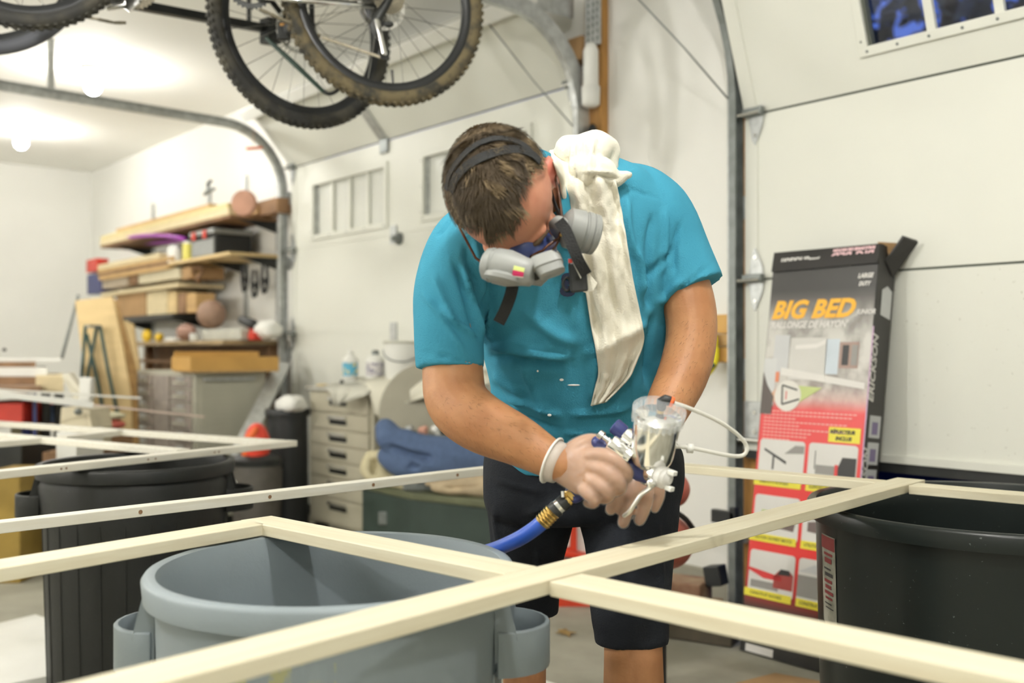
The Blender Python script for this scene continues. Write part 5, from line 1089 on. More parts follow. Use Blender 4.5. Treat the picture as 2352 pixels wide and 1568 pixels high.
# second shelf
X0, X1, Y0, Y1, Z0, Z1 = fb(468, 527, 517, 574, 2.76, .22, at=490)
tbx = thing('toolbox', 'black plastic toolbox with grey front, grey lid and two red latches on second shelf', 'toolbox', ((X0+X1)/2, Y0, zS[2]))
X0 = onY(440, 805, 2.76).x; X1 = onY(494, 805, 2.76).x
part('tool_case', MB().box(X0, X1, 2.76, 3.02, zS[2], 1.80), 'black', tbx, bevel=.008); part('front_face', MB().box(X0+.02, X1-.01, 2.752, 2.76, zS[2]+.01, 1.77), 'maskgrey', tbx); part('lid', MB().box(X0-.01, X1+.01, 2.745, 3.03, 1.802, 1.835), 'maskgrey', tbx, bevel=.006)
for k in (.22, .68): part('latch', MB().box(X0+(X1-X0)*k-.025, X0+(X1-X0)*k+.025, 2.735, 2.744, 1.775, 1.83), 'red', tbx, bevel=.003)
def can(name, label, cat, px, pyb, Y, r, h, m_, capm=None, z=None, parts=()):
    q = onY(px, pyb, Y); zb = z if z is not None else q.z; t = thing(name, label, cat, (q.x, Y, zb))
    part('can_body', MB().lathe((q.x, Y, zb), (0, 0, 1), [(0, r*.96), (.004, r), (h-.006, r), (h, r*.95)], 24), m_, t, 40)
    if capm: part('cap', MB().lathe((q.x, Y, zb+h), (0, 0, 1), [(0, r*.9), (h*.12, r*.85), (h*.14, r*.4)], 20), capm, t, 40)
    return t
can('paint_can', 'white paint can at the left end of the second shelf', 'can', 403, 602, 2.79, .055, .11, 'white', 'galv', z=zS[2])
can('bottle', 'yellow bottle between white can and toolbox on second shelf', 'bottle', 432, 590, 2.79, .038, .12, mat('yellow_bottle', (.72, .66, .15), .4, var=.1), 'white', z=zS[2])
board('honey coloured board in the left stack of the second shelf', (-8.72, -7.10, 2.735, 2.80, zS[2]+.012, zS[2]+.042), 'pine2')
board('top pale board of the left stack on the second shelf', (-8.72, -7.32, 2.735, 2.82, zS[2]+.044, zS[2]+.085), 'pine')
board('brown board laid under the left stack, just over the third shelf boxes', (-8.70, -7.16, 2.74, 2.80, zS[2]-.045, zS[2]-.012), 'pine2')
board('white painted board behind the left stack of the second shelf', (-8.4, -7.3, 2.86, 2.95, zS[2]+.012, zS[2]+.115), 'white')
q = onY(350, 548, 2.72); pts = [onY(262, 553, 2.78), onY(310, 543, 2.74), onY(370, 541, 2.74), onY(425, 549, 2.78), onY(380, 556, 2.9), onY(300, 558, 2.9)]
tag(part('hoop', MB().tube([Vector(v) for v in sm(pts+[pts[0]], 5)][:-1], .014, 8, closed=True), mat('purple_plastic', (.36, .06, .42), .4, var=.1), smooth=True), 'purple plastic hoop lying on the boards of the second shelf', 'hoop')
# third shelf
simple('carton', 'pale long carton on the left part of third shelf', 'box', fb(235, 292, 628, 655, 2.78, .2), mat('pale_carton', (.55, .47, .36), .8, var=.1))
simple('carton', 'beige long carton on the right part of third shelf', 'box', fb(318, 412, 615, 640, 2.76, .2, at=405), mat('beige_carton', (.58, .52, .36), .8, var=.1))
simple('wooden_box', 'small dark red box between the two cartons of third shelf', 'box', fb(296, 316, 622, 650, 2.78, .1), 'brownwood')
simple('wooden_box', 'tan box with dark slot at the right end of third shelf', 'box', fb(418, 437, 612, 640, 2.76, .25, at=430), 'cardboard')
q = onY(455, 640, 2.80); tag(part('wire_coil', MB().tube([q+Vector((.05*math.cos(t), .02*math.sin(2*t), .05*math.sin(t)+.03)) for t in [2*math.pi*k/20 for k in range(20)]], .012, 8, closed=True), 'brownwood', smooth=True), 'brown coil of cord at the end of third shelf', 'coil')
simple('box', 'navy and red box at the far left end of the shelves', 'box', fb(200, 232, 625, 672, 2.78, .15), 'navy'); simple('box', 'small red carton leaning at the far left end above the navy box', 'box', fb(198, 222, 592, 622, 2.78, .1), 'red')
# fourth shelf blocks
for i, (a_, b_, yt, m_, lab) in enumerate([(268, 334, 668, 'cardboard', 'tan cardboard box, widest on the dark fourth shelf'), (337, 383, 666, 'pine', 'pale wood block beside the tan box on fourth shelf'), (386, 404, 668, 'plywood', 'narrow light offcut on the dark fourth shelf'), (408, 425, 672, 'brownwood', 'dark brown block on the dark fourth shelf'), (428, 450, 672, 'pine2', 'orange brown block at the right end of fourth shelf')]):
    X0, X1 = onY(a_, 805, 2.76).x, onY(b_, 805, 2.76).x; simple('wood_block', lab, 'block', (X0, X1, 2.76, 2.90, zS[4], onY(b_, yt, 2.76).z), m_)
# clamps hanging under the second shelf
for i, (px, py) in enumerate(((562, 642), (585, 655), (608, 645))):
    q = onY(px, py, 2.98); c_ = thing('hand_clamp', ['leftmost', 'middle', 'rightmost'][i]+' of the three black clamps hanging under the second shelf', 'clamp', q, 'black clamps under the second shelf')
    part('clamp_arm', MB().tube([q+Vector((-.03, 0, .10)), q+Vector((-.045, 0, 0)), q+Vector((-.02, 0, -.075))], .011, 8, True), 'black', c_, True); part('clamp_arm', MB().tube([q+Vector((.03, 0, .095)), q+Vector((.045, 0, -.01)), q+Vector((.015, 0, -.07))], .011, 8, True), 'black', c_, True)
    part('clamp_spring', MB().lathe(q+Vector((0, -.015, -.0)), (0, 1, 0), [(0, .022), (.03, .022)], 12), 'iron', c_); 
# workbench top, goods on it
wb = thing('workbench', 'brown topped workbench under the shelves, grey drawer cabinet in front of it', 'workbench', (-6.8, 2.8, 0))
zB = 1.085
part('bench_top', MB().box(-8.3, -5.94, 2.62, 3.08, zB-.028, zB), 'shelfw', wb, bevel=.003); part('bench_back', MB().box(-8.3, -5.95, 3.04, 3.07, .1, zB-.03), 'brownwood', wb)
for x in (-8.2, -6.0): part('leg', MB().box(x-.03, x+.03, 2.95, 3.01, 0, zB-.028), 'brownwood', wb)
part('lower_shelf', MB().box(-8.25, -5.97, 2.81, 3.035, .93, .95), 'brownwood', wb)
def ball(name, label, px, py, Y, r, m_, sc=1):
    q = onY(px, py, Y); return tag(part(name, MB().ell(q, Vector((r, 0, 0)), Vector((0, r, 0)), Vector((0, 0, r*sc)), 24, 16), m_, smooth=True), label, 'ball')
q = onY(486, 721, 2.78); ball('ball', 'brown leather ball on the bench among tool cases', 486, 722, 2.80, .098, mat('brown_leather', (.36, .23, .16), .6, var=.25, vscale=40))
q = onY(428, 752, 2.74); fo = tag(part('football', MB().loft([[Vector((q.x-.125+.25*k/12, q.y, zB+.062))+Vector((0, math.cos(t), math.sin(t)))*(.062*math.sin(math.pi*(.04+.92*k/12))**.8) for t in [2*math.pi*j/18 for j in range(18)]] for k in range(13)]), mat('pinkish_leather', (.42, .25, .19), .6, var=.2), smooth=True), 'pinkish brown oval football on the bench left of the round ball', 'ball')
for i, (px, py, r) in enumerate(((350, 752, .045), (378, 757, .032))):
    q = onY(px, py, 2.76); tag(part('tape_measure', MB().lathe((q.x, 2.74, zB+r), (.2, -1, 0), [(0, r*.8), (.01, r), (.035, r), (.045, r*.7)], 20), mat('yellow_case', (.78, .52, .03), .4, var=.1), smooth=40), ['larger', 'smaller'][i]+' of the yellow round tools in the dark under the fourth shelf', 'tool')
X0, X1 = onY(462, 805, 2.70).x, onY(552, 805, 2.70).x; simple('tool_case', 'pale grey flat tool case on the bench beneath the round ball', 'case', (X0, X1, 2.70, 2.90, zB, zB+.075), mat('pale_case', (.52, .52, .45), .6, var=.15), bevel=.01)
can('jar', 'small white jar in front of the football on the bench', 'jar', 446, 772, 2.66, .030, .05, 'white', z=zB)
X0 = onY(400, 805, 2.66).x; simple('box', 'small pale box on the bench beside the yellow tools', 'box', (X0-.18, X0, 2.66, 2.76, zB, zB+.028), 'white')
q = onY(572, 752, 2.78); dr = thing('cordless_drill', 'black and red cordless drill lying on the bench beside a white bag', 'drill', q)
part('motor_housing', MB().tube([q+Vector((-.10, 0, .05)), q+Vector((.05, 0, .02))], [.03, .035], 12, True), 'black', dr, True); part('grip', MB().tube([q+Vector((.02, 0, 0)), q+Vector((.06, 0, -.03))], .022, 10, True), 'red', dr, True); part('battery', MB().box(q.x+.03, q.x+.12, 2.75, 2.82, zB, zB+.05), 'red', dr, bevel=.01)
def bag(name, label, px, py, Y, sx, sy, sz, m_, seed=0, cat='bag'):
    q = onY(px, py, Y) if Y else None; mb = MB().ell(q, Vector((sx, 0, 0)), Vector((0, sy, 0)), Vector((0, 0, sz)), 28, 18)
    mb.v = [q+(v-q)*(1+.35*noise.noise((v-q)*14+Vector((seed, 0, 0)))+.12*noise.noise((v-q)*45)) for v in mb.v]; return tag(part(name, mb, m_, smooth=True), label, cat)
bag('plastic_bag', 'crumpled white plastic bag at the right end of the bench', 618, 757, 2.85, .10, .08, .06, 'white', 3)
# wooden tray and drawer cabinet
XC = -5.60; YC = 2.30
X0 = onY(386, 805, 2.22).x
tr = thing('wooden_tray', 'orange wooden tray full of small tools on top of the grey cabinet', 'tray', ((X0+XC)/2, 2.5, .905))
zt0, zt1 = .905, .985
M['orangewood'] = mat('orange_plywood', (.62, .36, .10), .55, var=.15, vscale=5)
x1 = -5.52; part('tray_board', MB().box(X0, x1, YC-.06, YC-.045, zt0, zt1), 'orangewood', tr); part('tray_board', MB().box(x1-.015, x1, YC-.045, 2.785, zt0, zt1), 'orangewood', tr); part('tray_board', MB().box(X0, X0+.015, YC-.045, 2.785, zt0, zt1+.03), 'orangewood', tr); part('tray_bottom', MB().box(X0, x1, YC-.045, 2.785, zt0-.01, zt0), 'pine2', tr)
for i, (px, py, m_, lab) in enumerate(((430, 797, mat('skyblue', (.12, .35, .62), .5), 'blue packet lying in the orange tray'), (465, 795, 'white', 'white packet lying in the orange tray'), (512, 800, 'red', 'small red tool in the orange tray'), (500, 790, 'maskgrey', 'grey tool in the orange tray'), (560, 800, 'brownwood', 'brown handled tool in the orange tray'))):
    yq = YC+.12+max(0, px-430)/130*.33; q = onY(px, py, yq); simple('packet', lab, 'tool', (q.x-.05, q.x+.04, yq-.03, yq+.04, zt0+.002, zt0+.085+.012*(i % 2)), m_, bevel=.012)
cb_ = thing('drawer_cabinet', 'large grey metal cabinet with columns of small drawers and ribbed side', 'cabinet', ((-6.6+XC)/2, 2.5, 0))
M['cab'] = mat('putty_enamel', (.46, .45, .36), .5, var=.08); M['cabd'] = mat('pinkish_drawer', (.36, .31, .27), .55, var=.2, vscale=12)
part('cabinet_body', MB().box(-6.58, XC, YC, 2.74, .05, .895), 'cab', cb_, bevel=.004)
part('base', MB().box(-6.56, XC-.02, YC+.02, 2.58, 0, .05), 'iron', cb_)
cols = [(-6.56, -6.26), (-6.23, -5.97), (-5.94, -5.64)]
for ci, (xa, xb) in enumerate(cols):
    ns = 10 if ci != 1 else 1
    for k in range(ns):
        h_ = .80/ns; z0_ = .075+h_*k; d_ = part('drawer', MB().box(xa, xb, YC-.012, YC, z0_+.004, z0_+h_-.004), 'cabd', cb_, bevel=.002)
        if ns > 1: part('drawer_pull', MB().box(xa+.06, xb-.06, YC-.026, YC-.012, z0_+h_*.35, z0_+h_*.5), 'cab', d_); part('card_holder', MB().box(xa+.10, xb-.10, YC-.016, YC-.0121, z0_+h_*.6, z0_+h_*.85), 'galv', d_)
part('side_panel', MB().box(XC, XC+.008, YC+.03, 2.71, .08, .82), 'cab', cb_)
for k in range(26): part('side_rib', MB().box(XC+.008, XC+.012, YC+.04, 2.70, .095+.028*k, .107+.028*k), 'cab', cb_)
part('side_handle', MB().box(XC+.008, XC+.03, YC+.04, 2.66, .845, .862), 'galv', cb_, bevel=.004)
# aluminium plank, black bin, vacuum
p0, p1 = onX(648, 838, -5.45), onX(570, 1003, -5.30); 
ap = onY(650, 842, 3.0); bp_ = Vector((-5.42, 2.35, .42)); bp_ = W(566, 1012, 5.6)
tag(part('aluminium_plank', MB().bar(W(650, 835, 6.2), W(545, 1050, 5.5), .09, .03, up=-CAMF), 'galv', bevel=.003), 'white aluminium plank leaning between the grey cabinet and the track', 'plank')
q = W(661, 1200, 5.55); t, body, tp = bin_('tall black square-shouldered bin between vacuum and tool chest, white bag on it', (q.x, q.y), .70, .125, .115, 'black', CAMX, ribs=False, handles=False)
bag('plastic_bag', 'white crumpled bag on the lid of the tall black bin', 672, 928, q.y-.01, .10, .08, .045, 'white', 9)
q = W(590, 1060, 5.2); vc_ = thing('shop_vacuum', 'red and dark workshop vacuum beside the tall black bin', 'vacuum', (q.x, q.y, 0))
part('tank', MB().lathe((q.x, q.y, .10), (0, 0, 1), [(0, .10), (.02, .12), (.30, .13), (.33, .12)], 28), mat('charcoal_tank', (.10, .09, .075), .6, var=.3), vc_, 40)
part('motor_head', MB().lathe((q.x, q.y, .43), (0, 0, 1), [(0, .125), (.03, .13), (.05, .11), (.07, .07)], 24), 'black', vc_, 40)
part('red_cowl', MB().ell((q.x+.04, q.y-.02, .53), Vector((.065, 0, 0)), Vector((0, .07, 0)), Vector((0, 0, .12)), 20, 14), mat('bright_red', (.80, .07, .04), .4, var=.1), vc_, True)
part('cowl_trim', MB().tube([Vector((q.x+.02, q.y-.06, .45)), Vector((q.x+.05, q.y-.07, .56)), Vector((q.x+.09, q.y-.05, .62))], [.035, .03, .015], 10, True), 'orange', vc_, True)
for dx in (-.09, .09): part('wheel', MB().lathe((q.x+dx, q.y-.08, .05), (1, 0, 0), [(0, .05), (.03, .05)], 18), 'black', vc_)
part('hose_port', MB().lathe((q.x, q.y-.125, .33), (0, -1, 0), [(0, .035), (.02, .035), (.022, .02)], 16), 'white', vc_, 40)
# ================================================================== LEFT BACKGROUND: folded table, plywood, pile on the left
M['green'] = mat('dark_green_tube', (.035, .085, .075), .4, var=.2)
def W3(l): return [P(*q) for q in l]
pw = thing('folding_table', 'pale plywood folding table stood on end, dark green legs folded on its underside', 'table', P(250, 1050, 6.1))
part('table_top', MB().prism(W3([(172, 690, 6.35), (258, 680, 6.25), (283, 800, 6.2), (300, 905, 6.15), (304, 1020, 6.1), (212, 1020, 6.15), (188, 800, 6.3)]), CAMF*.02), 'plywood', pw, bevel=.002)
for i, pts in enumerate(([(196, 750, 6.2), (188, 865, 6.15)], [(222, 752, 6.2), (200, 870, 6.15)], [(230, 750, 6.18), (248, 850, 6.14), (272, 960, 6.1)], [(200, 770, 6.2), (225, 880, 6.15), (238, 950, 6.12)])):
    part('leg_tube', MB().tube(W3(pts), .011, 8, True), 'green', pw, True)
part('leg_hinge', MB().box(*sum([[min(a, b), max(a, b)] for a, b in zip(P(196, 752, 6.17), P(232, 746, 6.15))], [])), 'galvd', pw)
tag(part('plywood_sheet', MB().prism(W3([(246, 682, 6.5), (268, 690, 6.5), (313, 850, 6.4), (318, 1020, 6.3), (300, 1020, 6.3), (296, 860, 6.4)]), CAMF*.02), 'pine2'), 'narrow honey plywood sheet standing behind the folded table', 'plywood')
tag(part('plywood_sheet', MB().prism(W3([(285, 735, 6.8), (306, 745, 6.8), (322, 850, 6.8), (322, 1148, 6.8), (300, 1148, 6.8)]), CAMF*.02), 'plywood'), 'small plywood offcut beside the drawer cabinet top left corner', 'plywood')
tag(part('metal_rod', MB().tube(W3([(180, 678, 6.4), (142, 822, 6.2)]), .010, 8), 'galvd', smooth=True), 'thin grey metal rod leaning left of the folded table', 'rod')
# work table with boards at the far left
wt = thing('work_table', 'work table at the left edge piled with white boards', 'table', P(40, 1000, 6.0))
A_ = onZ(-220, 872, .86); B_ = onZ(140, 872, .86)
def zbx(name, px0, px1, Z0_, Z1_, z0, z1, m_, par=None, bevel=.002):
    a, b, c, d = P(px0, 805, Z0_), P(px1, 805, Z0_), P(px1+(1176-px1)*0, 805, Z1_), P(px0, 805, Z1_)
    return part(name, MB().prism([Vector((v.x, v.y, z0)) for v in (a, b, c, d)], (0, 0, z1-z0)), m_, par, bevel=bevel)
zbx('table_board', -260, 95, 5.2, 6.4, .80, .835, 'brownwood', wt)
for k, px in enumerate((-60, 75)): zbx('leg', px, px+9, 5.4, 5.45, 0, .80, ['iron', 'navy'][k], wt)
for i, (a_, b_, z0, z1, m_, lab) in enumerate(((-260, 84, .836, .875, 'brownwood', 'brown board at the bottom of the pile on left table'), (-260, 108, .876, .925, 'white', 'wide white board in the middle of the pile on left table'), (-250, 82, .926, .955, 'brownwood', 'thin dark strip on the white board of the left pile'), (-240, 140, .956, .972, 'white', 'topmost white sheet of the pile on left table'))):
    o = zbx('board', a_, b_, 5.5+.1*i, 6.3, z0, z1, m_); tag(o, lab, 'board', 'boards piled on the left table')
zbx_ = tag(zbx('sheet_pack', 82, 146, 5.35, 6.0, .80, .885, 'pine'), 'pale stack of sheets overhanging the right end of left table', 'sheet stack')
q = P(10, 803, 5.7); tag(part('knob', MB().ell(q, CAMX*.012, UP*.010, CAMF*.012, 10, 8), 'dark', smooth=True), 'tiny dark knob on the white sheet of left table', 'knob')
mi = thing('mitre_saw', 'cream coloured bench saw body behind the trim strips at left', 'saw', P(180, 930, 5.0))
part('saw_arm', MB().prism(W3([(140, 862, 5.1), (158, 855, 5.1), (188, 900, 5.0), (206, 868, 5.0), (212, 905, 5.0), (196, 935, 5.0), (172, 925, 5.0)]), CAMF*.06), mat('cream_enamel', (.62, .59, .48), .5, var=.1), mi, bevel=.004)
part('saw_guard', MB().prism(W3([(182, 866, 4.95), (210, 868, 4.95), (205, 925, 4.95), (180, 922, 4.95)]), CAMF*.05), 'white', mi, bevel=.006)
part('saw_base', MB().prism(W3([(140, 935, 4.95), (205, 940, 4.95), (212, 985, 4.9), (208, 1040, 4.9), (132, 1040, 4.9)]), CAMF*.25), mat('cream_cover', (.64, .58, .42), .7, var=.15), mi, bevel=.006)
part('saw_knob', MB().ell(P(180, 945, 4.9), CAMX*.02, UP*.018, CAMF*.02, 12, 8), 'galvd', mi, True)
lgp = part('saw_stand_leg', MB().bar(P(160, 1035, 5.0), Vector((P(160, 1035, 5.0).x, P(160, 1035, 5.0).y, 0)), .2, .15, up=CAMF), 'brownwood', mi)
# white trim strips reaching in from the left
q0, q1 = P(-120, 890, 4.3), P(214, 930, 4.55); tg = (('white trim board, widest of the strips reaching in from the left edge', q0, q1, .030, .028, 'white'),
    ('thin strip above, ending over the first drawer column', P(-120, 888, 4.6), P(325, 914, 5.0), .014, .010, 'white'), ('thin long strip, ending over the cabinet side', P(-100, 896, 4.4), P(470, 957, 4.9), .012, .009, mat('pinkish_strip', (.62, .50, .42), .6, var=.1)),
    ('thin strip just behind the wide white trim board', P(-120, 902, 4.5), P(200, 920, 4.8), .016, .012, 'white'))
for i, (lab, a_, b_, w_, h_, m_) in enumerate(tg): tag(part('trim_strip', MB().bar(a_, b_, w_, h_), m_, bevel=.001), lab, 'trim strip', 'white trim strips at the left edge')
ss = thing('strip_stand', 'support under the white trim strips, outside the left edge', 'stand', P(-60, 930, 4.45))
for px in (-70,): q = P(px, 915, 4.45); part('post', MB().box(q.x-.25, q.x+.25, q.y-.03, q.y+.03, q.z-.05, q.z-.02).box(q.x-.02, q.x+.02, q.y-.02, q.y+.02, 0, q.z-.05), 'pine2', ss)
# clutter under the left frame
def cbx(name, label, cat, x0, x1, yt, yb, Z, dp, m_, group=None, bevel=.006, zb=None):
    a, b = P(x0, yb, Z), P(x1, yt, Z); z0 = zb if zb is not None else a.z; z1 = b.z
    o = part(name, MB().prism([Vector((v.x, v.y, z0)) for v in (P(x0, 0, Z), P(x1, 0, Z), P(x1, 0, Z)+CAMF*dp, P(x0, 0, Z)+CAMF*dp)], (0, 0, z1-z0)), m_, bevel=bevel); return tag(o, label, cat, group)
sh_ = thing('storage_rack', 'dark storage rack under the left table with bins and buckets', 'rack', P(40, 1100, 5.6))
for px in (60, 105, 135): a = P(px, 805, 5.5); part('post', MB().box(a.x-.02, a.x+.02, a.y-.02, a.y+.02, 0, .79), 'iron' if px != 60 else 'navy', sh_)
for z in (.32, .60): zbx('rack_shelf', -240, 140, 5.48, 5.95, z, z+.02, 'brownwood', sh_)
cbx('storage_bin', 'red storage bin at the left edge under the table', 'bin', -60, 52, 925, 965, 5.35, .4, 'red', zb=.622)
cbx('storage_bin', 'navy blue bin under the left table beside the cream saw', 'bin', 108, 140, 930, 990, 5.52, .35, mat('denim_bin', (.10, .15, .26), .6, var=.2), zb=.622)
cbx('box', 'small khaki box on the rack shelf beneath the red bin', 'box', 24, 52, 966, 1000, 5.52, .3, mat('khaki', (.32, .29, .18), .7, var=.2), zb=.342)
cbx('crate', 'dark grey crate on the lowest rack shelf at the left edge', 'crate', -30, 50, 1020, 1062, 5.0, .4, 'iron', zb=0)
cbx('box', 'mustard yellow box on the floor at the left edge', 'box', -60, 46, 1088, 1132, 4.4, .35, mat('mustard', (.33, .22, .045), .7, var=.2), zb=0)
cbx('box', 'white low box between cream saw and left black bin', 'box', 128, 176, 992, 1040, 4.5, .3, 'white', zb=0)
cs = thing('cushion', 'coral red cushion with pale cover on a low stool before the folded table', 'cushion', P(250, 975, 5.4))
part('cushion_core', MB().ell(P(250, 975, 5.4), CAMX*.085, CAMF*.09, UP*.028, 20, 12), mat('coral', (.66, .16, .12), .8, var=.1), cs, True); part('cushion_cover', MB().ell(P(245, 955, 5.42), CAMX*.10, CAMF*.09, UP*.022, 20, 12), mat('pale_linen', (.62, .60, .42), .9, var=.1), cs, True)
q = P(250, 985, 5.4); part('stool_base', MB().box(q.x-.12, q.x+.08, q.y-.06, q.y+.1, 0, q.z-.012), 'brownwood', cs)
wf = thing('floor_panel', 'white square board lying flat on the floor at the lower left', 'panel', onZ(60, 1500, .0))
part('board', MB().prism([onZ(82, 1410, .035), onZ(180, 1445, .035), onZ(130, 1548, .035), onZ(-30, 1578, .035), onZ(-300, 1500, .035)], (0, 0, -.033)), 'white', wf, bevel=.002)
tag(part('floor_panel', MB().prism([onZ(1180, 1600, .012), onZ(1235, 1556, .012), onZ(1310, 1580, .012), onZ(1300, 1640, .012)], (0, 0, -.011)), 'white'), 'corner of white board lying on the floor by the man\'s right leg', 'panel')
tag(part('floor_panel', MB().prism([onZ(1690, 1568, .010), onZ(1780, 1545, .010), onZ(1900, 1566, .010), onZ(1880, 1640, .010), onZ(1700, 1640, .010)], (0, 0, -.009)), 'cardboard'), 'flat cardboard piece on the floor before the printed carton', 'cardboard')
lfm = mat('dry_leaf', (.34, .22, .08), .9, var=.3)
def leaf(px, py, s_, lab):
    q = onZ(px, py, .004); pts = []
    for k in range(14): a = 2*math.pi*k/14; r = s_*(1 if k % 2 else .42); pts.append(q+Vector((r*math.cos(a), r*math.sin(a)*.8, .006*math.sin(a*3)+.006)))
    tag(part('dry_leaf', MB().prism(pts, (0, 0, -.002)), lfm), lab, 'leaf')
leaf(1300, 1455, .045, 'dry brown maple leaf on the floor between the man\'s legs'); leaf(1372, 1442, .012, 'tiny dry leaf crumb right of the brown leaf')

# ================================================================== TOOL CHEST and what is on it
M['chest'] = mat('beige_chest', (.50, .47, .36), .35, .15, var=.08)
YT = 2.70; XT0, XT1 = onY(712, 805, YT).x, onY(858, 805, YT).x
tcst = thing('tool_chest', 'tall beige metal tool chest with seven drawers on casters, cloths thrown over the top', 'tool chest', ((XT0+XT1)/2, 2.85, 0))
part('chest_body', MB().box(XT0, XT1, YT, 3.02, .085, .80), 'chest', tcst, bevel=.006)
part('chest_top', MB().box(XT0-.02, XT1+.02, YT-.02, 3.02, .80, .825), 'steel', tcst, bevel=.006)
zs = [.69, .60, .515, .43, .345, .235, .10]; zt_ = .79
for z in zs:
    d_ = part('drawer', MB().box(XT0+.03, XT1-.03, YT-.014, YT, z+.004, zt_-.004), 'chest', tcst, bevel=.003)
    part('drawer_handle', MB().box(XT0+.24, XT1-.24, YT-.030, YT-.014, zt_-.035, zt_-.015), 'steel', d_, bevel=.003); part('handle_recess', MB().box(XT0+.24, XT1-.24, YT-.016, YT-.0135, zt_-.060, zt_-.036), 'iron', d_)
    zt_ = z
for x in (XT0+.05, XT1-.05): part('caster', MB().lathe((x-.015, YT+.04, .042), (1, 0, 0), [(0, .042), (.03, .042)], 18), 'black', tcst)
def drape(name, label, rows_px, m_, cat='cloth', sol=.004, wav=.01, par=None):
    rows = []
    for i, (a, b) in enumerate(rows_px):
        A, B = P(*a), P(*b); rows.append([A.lerp(B, t/16)+(-CAMF)*(wav*math.sin(t*1.1+i*.4)+wav*noise.noise(Vector((t*.3, i*.7, len(rows_px))))) for t in range(17)])
    o = part(name, MB().grid(rows), m_, None, True, solid=sol, nofix=True); return tag(o, label, cat)
M['greycloth'] = mat('grey_cloth', (.58, .57, .49), .95, var=.08, bump=.3)
drape('cloth', 'pale cloth hanging over the top front corner of the tool chest', [((745, 886, 5.28), (862, 872, 5.1)), ((752, 890, 5.12), (850, 900, 4.97)), ((760, 905, 5.10), (838, 908, 4.96)), ((766, 934, 5.10), (800, 920, 5.0))], 'greycloth')
drape('drop_cloth', 'cream drop cloth spread from the chest over the bench beside it', [((800, 868, 5.3), (1120, 850, 4.7)), ((842, 884, 5.05), (1125, 862, 4.6)), ((850, 905, 4.98), (1125, 880, 4.55)), ((862, 952, 4.96), (1000, 905, 4.7)), ((876, 958, 4.95), (905, 930, 4.85))], mat('cream_dropcloth', (.66, .64, .53), .95, var=.06), wav=.006)
ds = P(985, 945, 4.85); tag(part('disc_cover', MB().lathe(ds, -CAMF+UP*.2, [(0, .235), (.015, .24), (.03, .23), (.05, .12), (.055, .01)], 40), mat('taupe_plastic', (.34, .32, .25), .7, var=.08), smooth=40), 'large round taupe cover leaning behind the blue blanket', 'cover')
# things on the chest
def bottle(px, pyb, Z, r, h, m_, capm, label, lab2=None):
    q = P(px, pyb, Z); t = thing('bottle', label, 'bottle', q)
    part('bottle_body', MB().lathe(q, (0, 0, 1), [(0, r*.9), (.005, r), (h*.68, r), (h*.82, r*.5), (h*.84, r*.35)], 20), m_, t, 40); part('nozzle', MB().lathe(q+UP*h*.84, (0, 0, 1), [(0, r*.4), (h*.12, r*.4), (h*.16, r*.2)], 12), capm, t, 40)
    if lab2:
        rows = [[q+(-CAMF*math.cos(a)+CAMX*math.sin(a))*(r+.0012)+UP*z for a in np.linspace(-1.1, 1.1, 9)] for z in (h*.14, h*.58)]; part('bottle_label', MB().grid(rows), lab2, t, nofix=True)
lb1 = mat('blue_label', (.10, .40, .58), .5, col2=(.75, .60, .2), vscale=45, ramp=(.36, .46)); lb2 = mat('grey_label', (.62, .60, .58), .5, col2=(.22, .20, .28), vscale=60, ramp=(.42, .5))
bottle(805, 872, 5.25, .042, .155, 'white', 'white', 'spray bottle with bright blue label on the tool chest', lb1); bottle(862, 872, 5.2, .050, .155, 'white', 'galvd', 'white container with grey and violet printed label on the tool chest', lb2)
q = P(925, 880, 5.1); bu = thing('bucket', 'large white plastic bucket with lid on the tool chest', 'bucket', q)
part('pail', MB().lathe(q, (0, 0, 1), [(0, .082), (.004, .085), (.20, .097)], 36), 'white', bu, 40); part('lid', MB().lathe(q+UP*.20, (0, 0, 1), [(0, .102), (.012, .104), (.016, .09), (.017, .01)], 36), mat('grey_lid', (.56, .56, .48), .5, var=.05), bu, 40)
part('wire_handle', MB().tube([q+CAMX*(.098*math.cos(a))-CAMF*.01*0-CAMF*(.10)*math.sin(a)+UP*(.17-.06*math.sin(a)) for a in np.linspace(0, math.pi, 14)], .003, 6), 'galvd', bu, True)
for i, (px, py, sx_, sz_, m_, lab) in enumerate(((740, 878, .035, .010, 'pine', 'small tan sponge at the left end of the chest top'), (768, 876, .03, .012, 'greycloth', 'folded grey rag on the chest top'), (785, 870, .012, .02, 'dark', 'small dark cap beside the blue labelled bottle'))):
    q = P(px, py, 5.35); q.z = .826+sz_; tag(part('rag', MB().ell(q, Vector((sx_, 0, 0)), Vector((0, sx_, 0)), Vector((0, 0, sz_)), 14, 8), m_, smooth=True), lab, 'rag')
